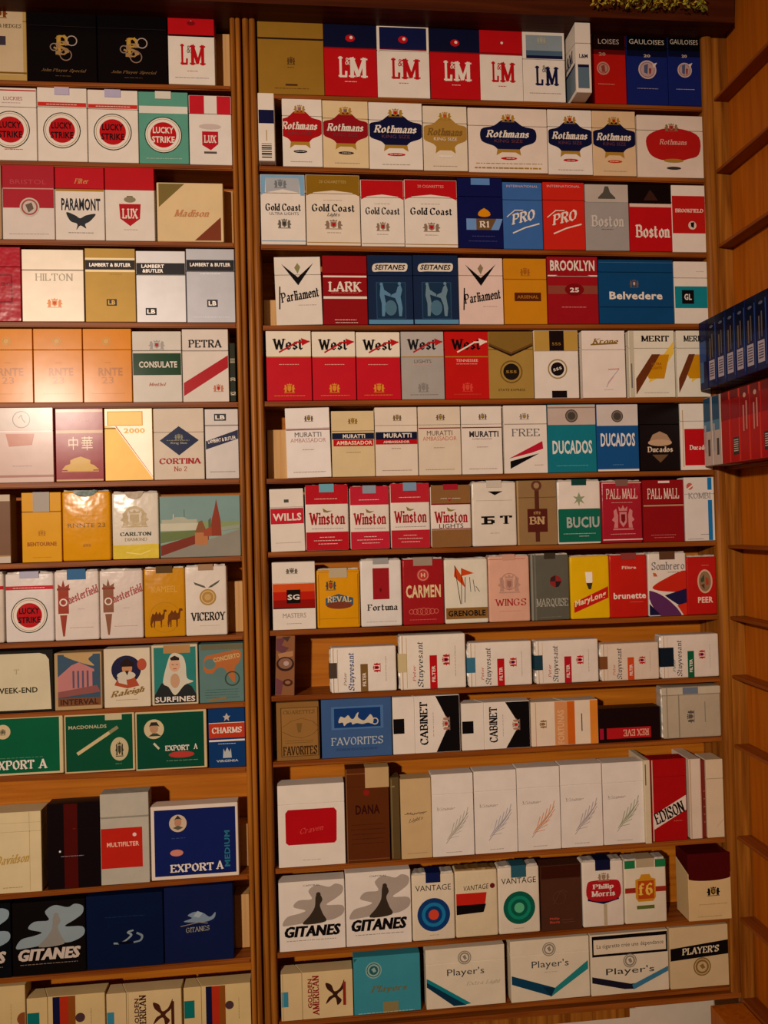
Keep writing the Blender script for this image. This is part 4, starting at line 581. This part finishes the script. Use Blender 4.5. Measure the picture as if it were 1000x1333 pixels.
pk('L',5,'C',879,903,92,'2c3024','narrow dark green pack spine with white lettering by post',[S('MENTHOL',.5,.3,.84,.4,'b0a890',90),S('20',.5,.62,.6,.1,'c8c0a8',90),S('KS',.5,.86,.6,.12,'d0c8b0',90)],kind='B',d=.05)
# shelf 6
pk('L',6,'C',-40,205,340,'d8c0b4','glossy pink-white pack with grey circle on lid',[r(0,0,1,.3,'d8ccc0'),r(0,.31,1,.33,'f0e4dc'),o_(.5,.16,.14,.012,'6a7468'),l('6a7468',.012,(.46,.14),(.5,.1),(.52,.16),(.56,.2)),p('c07a60',(.25,.35),(.7,.35),(.66,.5),(.3,.52)),g(.5,.78,.4,'a8a0b0'),r(0,.9,1,.93,'b08078')],fin='gloss',seam=.32)
pk('L',6,'C',212,397,343,'981820','red pack with gold gate tower and Chinese characters',[r(0,.02,1,.05,'c8a878'),r(0,.3,1,.34,'c8a070'),s('CHUNGHWA',.5,.16,.56,.05,'b05048'),s('中',.37,.48,.2,.18,'e8dcb8'),s('華',.66,.48,.24,.19,'e8dcb8'),p('d8b04c',(.12,.84),(.2,.78),(.3,.76),(.3,.71),(.4,.68),(.52,.66),(.64,.69),(.72,.71),(.72,.76),(.8,.78),(.9,.84)),r(.24,.84,.78,.86,'d8b04c'),r(.12,.855,.9,.87,'c89838'),r(0,.97,1,1,'c8a878')],fin='gloss',seam=.32)
pk('L',6,'C',400,586,343,'c8a258','gold and cream pack split by a diagonal line',[p('d8ccb8',(.0,0),(1,0),(1,.98),(.22,.26),(0,.24)),r(.06,.04,.8,.24,'a88038'),r(.08,.05,.78,.23,'c8a868'),S('2000',.62,.31,.44,.07,'b89450'),l('9c4c34',.02,(.24,.25),(1,.95))],fin='foil',seam=.28)
pk('L',6,'C',588,782,343,'d8ccb8','cream pack with navy diamond and red lettering',[p('1c2a4c',(.5,.25),(.9,.45),(.5,.66),(.12,.45)),z(.5,.4,.18,.08,'8a8a70'),s('King Size',.5,.49,.32,.04,'b8b8a8'),g(.5,.45,.5,'98987c'),Fb('CORTINA',.52,.74,.84,.09,'a8201c'),f('No 2',.52,.85,.26,.07,'b04838')],seam=.34)
pk('L',6,'C',785,925,345,'b0aaa4','silver pack with slanted navy name band by post',[p('161c38',(.02,.46),(1,.3),(1,.43),(.02,.58)),s('LAMBERT & BUTLER',.5,.44,.84,.05,W,9),r(.28,.07,.64,.17,'2a2c30'),S('LB',.46,.12,.28,.06,'c8c4bc'),r(0,.225,1,.235,'8a8680'),g(.5,.9,.8,'6a6662')],fin='foil',seam=.24)
# shelf 7
pk('L',7,'D',-120,42,70,'7a5a44','brown pack with ivory foot, cut at left edge',[r(0,.0,1,.1,'c8b8a0'),r(0,.88,1,.9,Gd),r(0,.9,1,1,'c8bcae')],kind='B')
pk('L',7,'D',83,236,62,'dca010','yellow pack with torn grey stamp over lid',[r(0,.27,1,.285,'8a5c08'),z(.5,.58,.2,.08,'b87c10'),S('BENTOURNE',.5,.74,.74,.06,'a05c10'),g(.5,.93,.5,'c08c10')],seam=.28,stamp='b0aaa0',sw=.42,sh=.28)
pk('L',7,'D',238,424,52,'dc9a0c','taller amber soft pack with grey arched top',[e(.48,0,.26,.1,'5a7068',180,360),l('e8d8a0',.015,(.44,.28),(.48,.24),(.54,.26),(.5,.34),(.46,.36)),s('RNNTE 23',.5,.5,.78,.06,'7a5a2c'),g(.5,.37,.5,'c08820'),z(.5,.78,.18,.04,'b07818')],kind='S',fin='soft')
pk('L',7,'D',429,609,57,'ddd6c4','white soft pack with oval crest and yellow foot',[e(.48,.37,.24,.15,'c8b890'),e(.48,.37,.17,.11,'ddd6c4'),z(.48,.4,.62,.24,'c0ae88'),Fb('CARLTON',.5,.63,.68,.06,'2a3a34'),f('DIAMOND',.5,.71,.48,.05,'9a9070'),p('dcc43c',(0,.79),(1,.78),(1,1),(0,1)),l('ece088',.03,(.3,.9),(.6,.93),(.8,.88)),e(.48,0,.2,.12,'b8a890',180,360)],kind='S',fin='soft')
pk('L',7,'D',612,922,75,'8aa498','wide postcard-like box with red tower and river view',[r(0,0,1,.45,'7c9c98'),r(0,.42,1,.56,'8a9c6c'),r(0,.44,.48,.56,'c8c8b0'),p('b0b4a0',(.02,.44),(.02,.38),(.14,.38),(.18,.34),(.3,.34),(.34,.38),(.46,.38),(.46,.44)),p('6a7c4c',(0,.58),(.45,.56),(.45,.66),(0,.76)),p('8e8c80',(0,1),(.1,.9),(.6,.72),(1,.56),(1,1)),p('7e3424',(0,.8),(.44,.64),(.6,.6),(.6,.72),(.44,.78),(0,.97)),p('b87a4c',(.43,.6),(.59,.6),(.59,.8),(.43,.8)),p('8a5a38',(.43,.6),(.48,.42),(.52,.4),(.58,.6)),p('8e3c28',(.62,.66),(.64,.4),(.68,.2),(.7,.06),(.72,.2),(.75,.4),(.76,.66)),p('5c6c4c',(.6,.4),(.63,.36),(.63,.64),(.6,.64)),p('a04c34',(.54,.56),(.64,.5),(.64,.66),(.54,.66)),p('98a090',(.76,.52),(1,.48),(1,.54),(.76,.58)),p('b8bcb0',(.16,.36),(.16,.3),(.17,.28),(.18,.3),(.18,.36)),l('6a7c74',.006,(.3,.34),(.3,.22))],kind='B',d=.018)
# shelf 8
pk('L',8,'D',-160,16,368,'d0c4b4','white pack strip with red line, cut at left',[r(0,.2,1,.25,R)],kind='S',fin='soft')
pk('L',8,'D',20,207,366,'ddd6d0','white soft red-roundel pack with dark grey ring',[LS(top='c02c34',y=.62)],kind='S',fin='soft',stamp='b0b0c4',sw=.4,sh=.09)
def CH(t): return [p(t,(.08,.2),(.16,.24),(.2,.14),(.24,.24),(.34,.2),(.32,.3),(.32,.62),(.08,.62),(.08,.3)),r(.06,.26,.35,.29,'8a3c2c'),p(t,(.12,.64),(.28,.64),(.22,.94),(.18,.94)),Fb('Chesterfield',.6,.36,.84,.13,'a8504c',22,.2),o_(.2,.46,.09,.03,W),g(.6,.82,.6,'c09a94'),g(.6,.56,.2,'c0b0a8')]
pk('L',8,'D',208,380,357,'ddd2c8','white soft pack with pinkish red torch and blue seal',CH('9c4030'),kind='S',fin='soft',stamp='3c6c98',sw=.42,sh=.14)
pk('L',8,'D',381,549,354,'d8ccc2','white soft pack with red torch, no blue seal',CH('8a5c44'),kind='S',fin='soft')
pk('L',8,'D',551,710,346,'c88c14','mustard soft pack with pair of brown camels',[s('KAMEEL',.5,.32,.62,.09,'d8a850'),o_(.5,.72,.38,.012,'b07c18'),p('6a3810',(.14,.82),(.16,.72),(.2,.66),(.25,.68),(.29,.63),(.33,.68),(.37,.64),(.42,.69),(.46,.66),(.47,.61),(.53,.61),(.55,.64),(.5,.645),(.48,.74),(.43,.76),(.42,.86),(.395,.86),(.39,.77),(.26,.77),(.25,.86),(.225,.86),(.22,.76),(.18,.82),(.19,.86),(.165,.86)),p('6a3810',(.56,.8),(.58,.69),(.63,.66),(.67,.62),(.71,.66),(.75,.62),(.79,.67),(.83,.66),(.85,.6),(.92,.6),(.94,.63),(.88,.64),(.86,.74),(.81,.76),(.8,.86),(.775,.86),(.77,.76),(.66,.76),(.65,.86),(.625,.86),(.62,.76),(.59,.86),(.57,.86)),g(.5,.84,.4,'b07c18')],kind='S',fin='soft',stamp='5c4424',sw=.4,sh=.09)
pk('L',8,'D',709,870,338,'ddd4c6','white soft pack with gold medallion and spread wings',[z(.52,.4,.1,.06,Gd),p('5a5a4c',(.2,.24),(.46,.3),(.5,.33),(.42,.32),(.24,.28)),p('5a5a4c',(.84,.22),(.6,.3),(.55,.33),(.64,.32),(.8,.26)),c_(.54,.46,.2,'b08a48'),o_(.54,.46,.16,.02,'d8c090'),c_(.54,.46,.08,'c8a468'),Fb('VICEROY',.54,.73,.84,.13,'2a2620'),g(.55,.86,.5,'c8b888')],kind='S',fin='soft',stamp='a08060',sw=.36,sh=.08)
block('L',8,'D',872,935,403,'pale grained wooden block right of the gold medallion pack')
# shelf 9
pk('L',9,'E',-120,206,66,'201e1c','black-edged box with large rounded ivory panel',[p('ccc4a4',(.0,.05),(.84,.05),(.91,.08),(.95,.16),(.97,.96),(0,.96)),S('WEEK-END',.56,.64,.5,.09,'3c3a28'),f('T',.56,.34,.06,.08,'a89c78')],kind='B')
pk('L',9,'E',208,391,72,'b09468','vintage box with pink temple on blue sky',[r(.07,.03,.97,.93,'3c5468'),ps('b89a68',(.2,.03),(.8,.03),(.72,.12),(.84,.24),(.5,.16)),p('b87a78',(.07,.42),(.36,.22),(.52,.17),(.84,.3),(.84,.34),(.8,.34),(.8,.62),(.07,.68)),[r(.38+.1*i,.32,.42+.1*i,.62,'5a5468') for i in range(4)],p('8a5450',(.07,.68),(.9,.58),(.97,.7),(.07,.78)),r(.07,.79,.97,.93,'7a4c30'),S('INTERVAL',.52,.86,.8,.1,'3c2a24')],kind='B',fin='matte')
pk('L',9,'E',397,577,56,'d4c8ae','cream box with ruffed portrait in dark oval',[e(.48,.36,.32,.24,'232440'),p('a84c30',(.22,.62),(.3,.5),(.66,.5),(.76,.64),(.5,.68)),e(.5,.34,.11,.1,'c08a60'),p('2a1c1c',(.34,.26),(.5,.16),(.66,.26),(.62,.31),(.38,.31)),e(.48,.46,.2,.07,'ccc4b0'),p('3a2418',(.45,.38),(.54,.38),(.5,.46)),p('ccc4b0',(.28,.5),(.48,.5),(.5,.62),(.32,.58)),e(.82,.28,.1,.1,'b05038'),Fb('Raleigh',.5,.75,.76,.13,'8a6a34',8,.4),g(.5,.87,.5,'a08a60')],kind='B',fin='matte')
pk('L',9,'E',580,759,42,'ccc0a0','teal box with veiled woman portrait and white capitals',[r(.05,.04,.96,.97,'2c7c74'),r(.26,.0,.84,.14,'b08450'),p('282c2c',(.05,.84),(.2,.64),(.38,.6),(.64,.6),(.86,.7),(.96,.84),(.96,.97),(.05,.97)),ps('ccc8b4',(.24,.62),(.34,.3),(.42,.16),(.54,.14),(.68,.2),(.74,.34),(.76,.56),(.9,.62),(.7,.68),(.5,.84),(.36,.7)),e(.5,.34,.12,.11,'d0a888'),p('2c2424',(.4,.22),(.5,.18),(.6,.22),(.6,.26),(.42,.26)),e(.5,.6,.1,.12,'c09a78'),l('3a2c28',.015,(.44,.33),(.48,.33)),l('3a2c28',.015,(.53,.33),(.57,.33)),l('a03c30',.02,(.47,.4),(.53,.4)),S('SURFINES',.5,.905,.86,.09,W)],kind='B',fin='matte')
pk('L',9,'E',762,936,38,'5a7c78','faded blue-green box with orange lettering and dog emblem',[r(.04,.0,1,.1,'6a6850'),ps('b06a38',(.1,.36),(.14,.22),(.3,.18),(.9,.12),(.92,.3),(.8,.42),(.8,.66),(.7,.6),(.56,.42),(.4,.42),(.3,.5),(.14,.48)),e(.24,.34,.13,.09,'5a7c78'),S('CONCIERTO',.62,.24,.6,.08,'c8b07c',10),o_(.74,.6,.17,.03,'3c4c3c'),g(.5,.78,.8,'3c5c58',4,.045),p('8a7048',(.2,.94),(.6,.9),(.6,.94),(.2,.98))],kind='B',fin='matte')
# shelf 10
pk('L',10,'E',-120,243,318,'cbbb90','large green box with cream rim, cut at left',[r(.02,.03,.96,.96,'0c5c3c'),c_(.36,.25,.08,'c8b890'),z(.36,.25,.06,.1,'4a4c3c'),Fb('EXPORT',.46,.82,.46,.17,W),Fb('"A"'.replace('"',''),.78,.82,.1,.17,W),g(.55,.7,.5,'5a9070')],kind='B',d=.018)
pk('L',10,'E',246,517,305,'c8b488','green box with one large slanted cigarette drawing',[r(.02,.03,.97,.97,'0e4c32'),r(.58,.0,.82,.12,'c0b490'),S('MACDONALDS',.33,.22,.54,.06,'b0ac88'),l('c8b888',.07,(.2,.66),(.74,.26)),l('8a8464',.07,(.66,.32),(.74,.26)),e(.78,.62,.13,.2,'c0b48c'),z(.78,.62,.12,.24,'3c3c2c'),g(.78,.87,.16,'8a9060')],kind='B',d=.018)
pk('L',10,'E',518,793,295,'c8b488','green box with portrait medallion and red oval',[r(.02,.03,.96,.97,'0c4632'),c_(.26,.3,.14,'c8b890'),e(.26,.29,.06,.08,'b08868'),p('2c2c24',(.19,.26),(.22,.18),(.3,.18),(.34,.26),(.3,.24),(.22,.24)),p('3a4438',(.18,.42),(.24,.37),(.3,.37),(.36,.42)),l('c8c4a8',.03,(.26,.55),(.32,.63)),Fb('EXPORT',.58,.635,.34,.1,W),Fb('A',.84,.625,.06,.1,W),e(.64,.75,.18,.055,'b03c34'),g(.64,.85,.5,'7a9c84')],kind='B',d=.018)
pk('L',10,'E',798,942,285,'12386c','blue pack with orange name band beside post',[p('b8b0a8',(.5,.08),(.54,.13),(.6,.13),(.55,.17),(.57,.22),(.5,.18),(.43,.22),(.45,.17),(.4,.13),(.46,.13)),r(0,.25,1,.5,'b83c20'),Fb('CHARMS',.5,.37,.82,.11,W),r(0,.53,1,.56,W),g(.5,.6,.5,W),r(0,.24,1,.25,W),p('b0b8b8',(.38,.84),(.4,.68),(.44,.74),(.5,.66),(.56,.74),(.6,.68),(.62,.84)),S('VIRGINIA',.5,.89,.6,.04,'b8c0c0')],seam=.25)
# shelf 11
pk('L',11,'G',-70,160,170,'d8c89c','ivory pack with gold signature script',[Fb('Davidson',.5,.58,.6,.12,'b8984c',4,.5),g(.5,.93,.4,Gd),r(0,.13,1,.135,'b8a880'),l('c8b078',.01,(.8,.0),(.8,.98))],kind='H',seam=.25,d=.03)
pk('L',11,'G',180,383,134,'140c10','black pack with deep red vertical stripe',[r(.32,0,.58,1,'4a100c'),c_(.24,.56,.02,W),g(.46,.62,.5,'8a7a80'),g(.5,.3,.1,'7c2018')],fin='gloss',seam=.3,kind='H')
pk('L',11,'G',384,572,96,'b4b0a0','grey plastic-like pack with red square label',[r(0,.38,.86,.82,'b82418'),S('MULTIFILTER',.46,.56,.66,.05,'e8b8a0'),c_(.7,.46,.04,'e0c8c0'),r(0,.255,1,.27,'8c887a')],fin='soft',seam=.26)
pk('L',11,'G',577,914,140,'ddd0c0','white-rimmed royal blue box with teal vertical lettering',[r(.04,.05,.97,.95,'14205c'),c_(.31,.24,.1,'c8b498'),e(.31,.23,.04,.06,'b88868'),p('3a3430',(.26,.2),(.31,.13),(.36,.2),(.33,.18),(.29,.18)),p('5a5c4c',(.25,.3),(.31,.27),(.37,.3),(.31,.33)),e(.29,.64,.075,.045,'c88070'),Fb('EXPORT',.46,.85,.5,.12,W),Fb('A',.78,.84,.09,.12,W),S('MEDIUM',.87,.62,.42,.075,'2c7088',90),g(.32,.44,.2,'3c4c80')],kind='B',d=.02)
block('L',11,'G',905,950,215,'light wooden block right of the royal blue box')
# shelf 12
def GB(sm): return GIT('0c0c10','c8bcb0',sm,skirt='8a8a84')
pk('L',12,'H',-240,44,135,'0c0e12','black smoke-drawing pack cut by the left picture edge',GB('8aa0ac'),kind='B')
pk('L',12,'H',46,329,118,'100c0c','black pack with blue-grey smoke and slanted capitals',GB('8a9ca4'),kind='B')
pk('L',12,'H',330,626,92,'0c1838','wide dark blue pack with small silvery squiggle',[ls('8a9ca4',.03,(.36,.66),(.44,.66),(.52,.62),(.58,.56),(.54,.52),(.6,.5)),ls('7a8c98',.03,(.62,.66),(.7,.64),(.72,.58),(.66,.54)),e(.5,.66,.1,.02,'0a0c18'),g(.5,.3,.6,'1c3058')],kind='B',fin='gloss')
pk('L',12,'H',628,895,60,'121c44','navy pack with little pale dancer cloud emblem',[ps('7a90a4',(.28,.46),(.4,.42),(.34,.38),(.44,.34),(.56,.36),(.66,.42),(.74,.36),(.72,.44),(.6,.48),(.44,.48)),p('9ab0bc',(.42,.4),(.48,.33),(.56,.36),(.5,.42)),l('8a8478',.015,(.24,.52),(.5,.48),(.62,.5)),f('GITANES',.48,.57,.34,.07,'98988c',3)],kind='B')
block('L',12,'H',897,955,95,'light wooden block right of the navy dancer cloud pack')
# shelf 13
def GA(): return [r(.02,.285,1,.295,'b8a070'),r(.3,0,.62,.1,'3888a0'),S('GOLDEN',.55,.4,.62,.06,'4a2018'),Fb('AMERICAN',.5,.48,.86,.1,'3a1c14'),ps('4a2418',(.3,.62),(.44,.66),(.5,.72),(.62,.64),(.75,.62),(.7,.7),(.56,.74),(.62,.82),(.8,.88),(.6,.86),(.48,.78),(.36,.84),(.26,.78),(.4,.76),(.42,.72)),r(.25,.86,.75,.9,'4a2418')]
def ST(): return [r(.35,0,.72,.16,'10706c'),r(0,.33,1,.42,N),r(0,.42,1,.53,'b03018'),r(0,.53,1,.62,'8a4c18'),c_(.56,.68,.09,'4a3438'),g(.5,.82,.5,'b09860')]
pk('L',13,'H',-180,99,450,'d4bc84','cream sideways pack cut at the lower left corner',[c_(.5,.98,.1,'8a4c28'),g(.5,.8,.5,'b09860')],rot=90)
pk('L',13,'H',102,404,480,'d4bc84','cream sideways pack striped navy and red, lid shown',ST(),rot=90)
pk('L',13,'H',407,697,463,'d6be8c','cream sideways pack with brown lettering and bird',GA(),rot=90)
pk('L',13,'H',703,962,440,'d4bc84','cream sideways pack striped navy, red and brown, beside post',ST(),rot=90)
# ================= packs on the corner shelving, narrow sides towards the left
def edge_pack(i, x0, z0, h, body, art, look, grp):
    t = empty('cigarette_pack', (.59, -.004 - .0222*i, z0), look, 'cigarette pack', grp)
    dx = .59 - x0; y1 = -.0218
    prism('carton', [(0, 0), (y1, 0), (y1, h), (0, h)], -dx, 0, lambda a, y, b: (a, y, b), mat(body, 'gloss'), t, .0007)
    # printed on the narrow side, which faces left
    def xf(a, y, b): return (-dx + y, -a, b)
    build_print(art, .0218, h, xf, 'gloss', t)
    # printed on the broad side, which faces the room
    build_print([r(0, 0, 1, .45, '0c1028' if body[0] in '01' else '4a0c10'), z(.5, .6, .4, .14, 'a8a8b0')], dx, h, lambda a, y, b: (a - dx, y1 + y, b), 'gloss', t)
    return t
zq = .1690 + .0003; hb = .092
for i in range(8):
    art = [r(0, 0, 1, .5, '0a0e26'), r(.12, .62, .74, .9, 'b0a8b4'), [r(.2, .66+.035*k, .66, .675+.035*k, '4a4458') for k in range(6)], r(.88, .1, 1, .95, '2c4c8c')]
    if i: art += [r(.25, .3, .38, .6, '6a5c50'), r(.5, .25, .62, .58, '5c5450'), e(.5, .14, .2, .02, '5a6078')]
    if i == 0: art = [r(0, 0, 1, .3, '141c44'), r(0, .3, 1, .6, '2c4c88'), r(.1, .6, .5, .9, '3c6c98'), r(.8, 0, 1, 1, '0c1028')]
    edge_pack(i, .5372, zq, hb, '101a4a', art, ['dark blue pack with blue fade, farthest in the blue row', 'dark blue pack with barcode, second from the shelf corner', 'dark blue barcode pack, third from the shelf corner', 'dark blue barcode pack, fourth from the shelf corner', 'dark blue barcode pack, fifth from the shelf corner', 'dark blue barcode pack, third from right picture edge', 'dark blue barcode pack, second from right picture edge', 'dark blue barcode pack cut by the right picture edge'][i], 'blue packs edge-on along the corner shelf')
for i in range(8):
    if i < 2: art = [r(0, 0, 1, .35, '1c4868'), r(0, .35, 1, .5, '4c7c98'), r(.1, .4, .3, .8, 'a8a8a8'), r(.5, .62, .75, .86, '4a4a48'), r(.85, 0, 1, 1, 'b8aca0')]; b = 'c0b4a8'
    else:
        art = [r(0, 0, 1, .12, '6c1014'), r(.86, 0, 1, 1, 'c83c2c'), r(0, .12, 1, .4, '8a1216')]; b = 'b01a16'
        if i in (3, 6): art += [r(.25, .66, .85, .9, '3c3430'), [r(.32, .69+.03*k, .78, .703+.03*k, 'c8b8a8') for k in range(6)]]
        if i in (4, 5): art += [r(.3, .25, .42, .6, 'c88878'), r(.6, .2, .72, .58, 'c88878'), c_(.5, .12, .14, 'c89888')]
    edge_pack(i, .5400, .0655 + .0003, hb, b, art, ['white and blue pack, farthest in the lower corner row', 'white and blue pack next to the red ones', 'red pack next to the white and blue packs', 'red pack edge with small dark barcode', 'red pack with pale stripes beside the barcode one', 'red pack with pale stripes, nearer than its striped twin', 'red pack near the right picture edge, lower corner row', 'red pack cut by the right picture edge, lower corner row'][i], 'red and white packs edge-on along the corner shelf')
# dried garland lying on the cornice
gl = bmesh.new(); rg = random.Random(7)
gx0, gx1 = at(765, 4, -.03).x, at(912, 4, -.03).x; gz = at(840, 9, -.045).z
for i in range(420):
    c = Vector((rg.uniform(gx0, gx1), rg.uniform(-.050, -.039), gz + rg.uniform(0, .03)))
    a = Vector((rg.uniform(-1, 1), rg.uniform(-1, 1), rg.uniform(-1, 1))).normalized() * rg.uniform(.002, .005); b = a.cross(Vector((rg.uniform(-1, 1), rg.uniform(-1, 1), rg.uniform(-1, 1)))).normalized() * .0016
    n_ = a.cross(b).normalized() * .0004
    vs = [gl.verts.new(c + q) for q in (-a, b + n_, a, -b + n_)]; fc = gl.faces.new(vs); fc.material_index = i % 3
me = bpy.data.meshes.new('dried_garland'); gl.to_mesh(me); gl.free()
for h in ('a09a30', 'c8b03c', '78782c'): me.materials.append(mat(h, 'matte'))
go = link(bpy.data.objects.new('dried_garland', me)); go['label'] = 'yellow-green dried garland hanging on the cornice, top right'; go['category'] = 'garland'
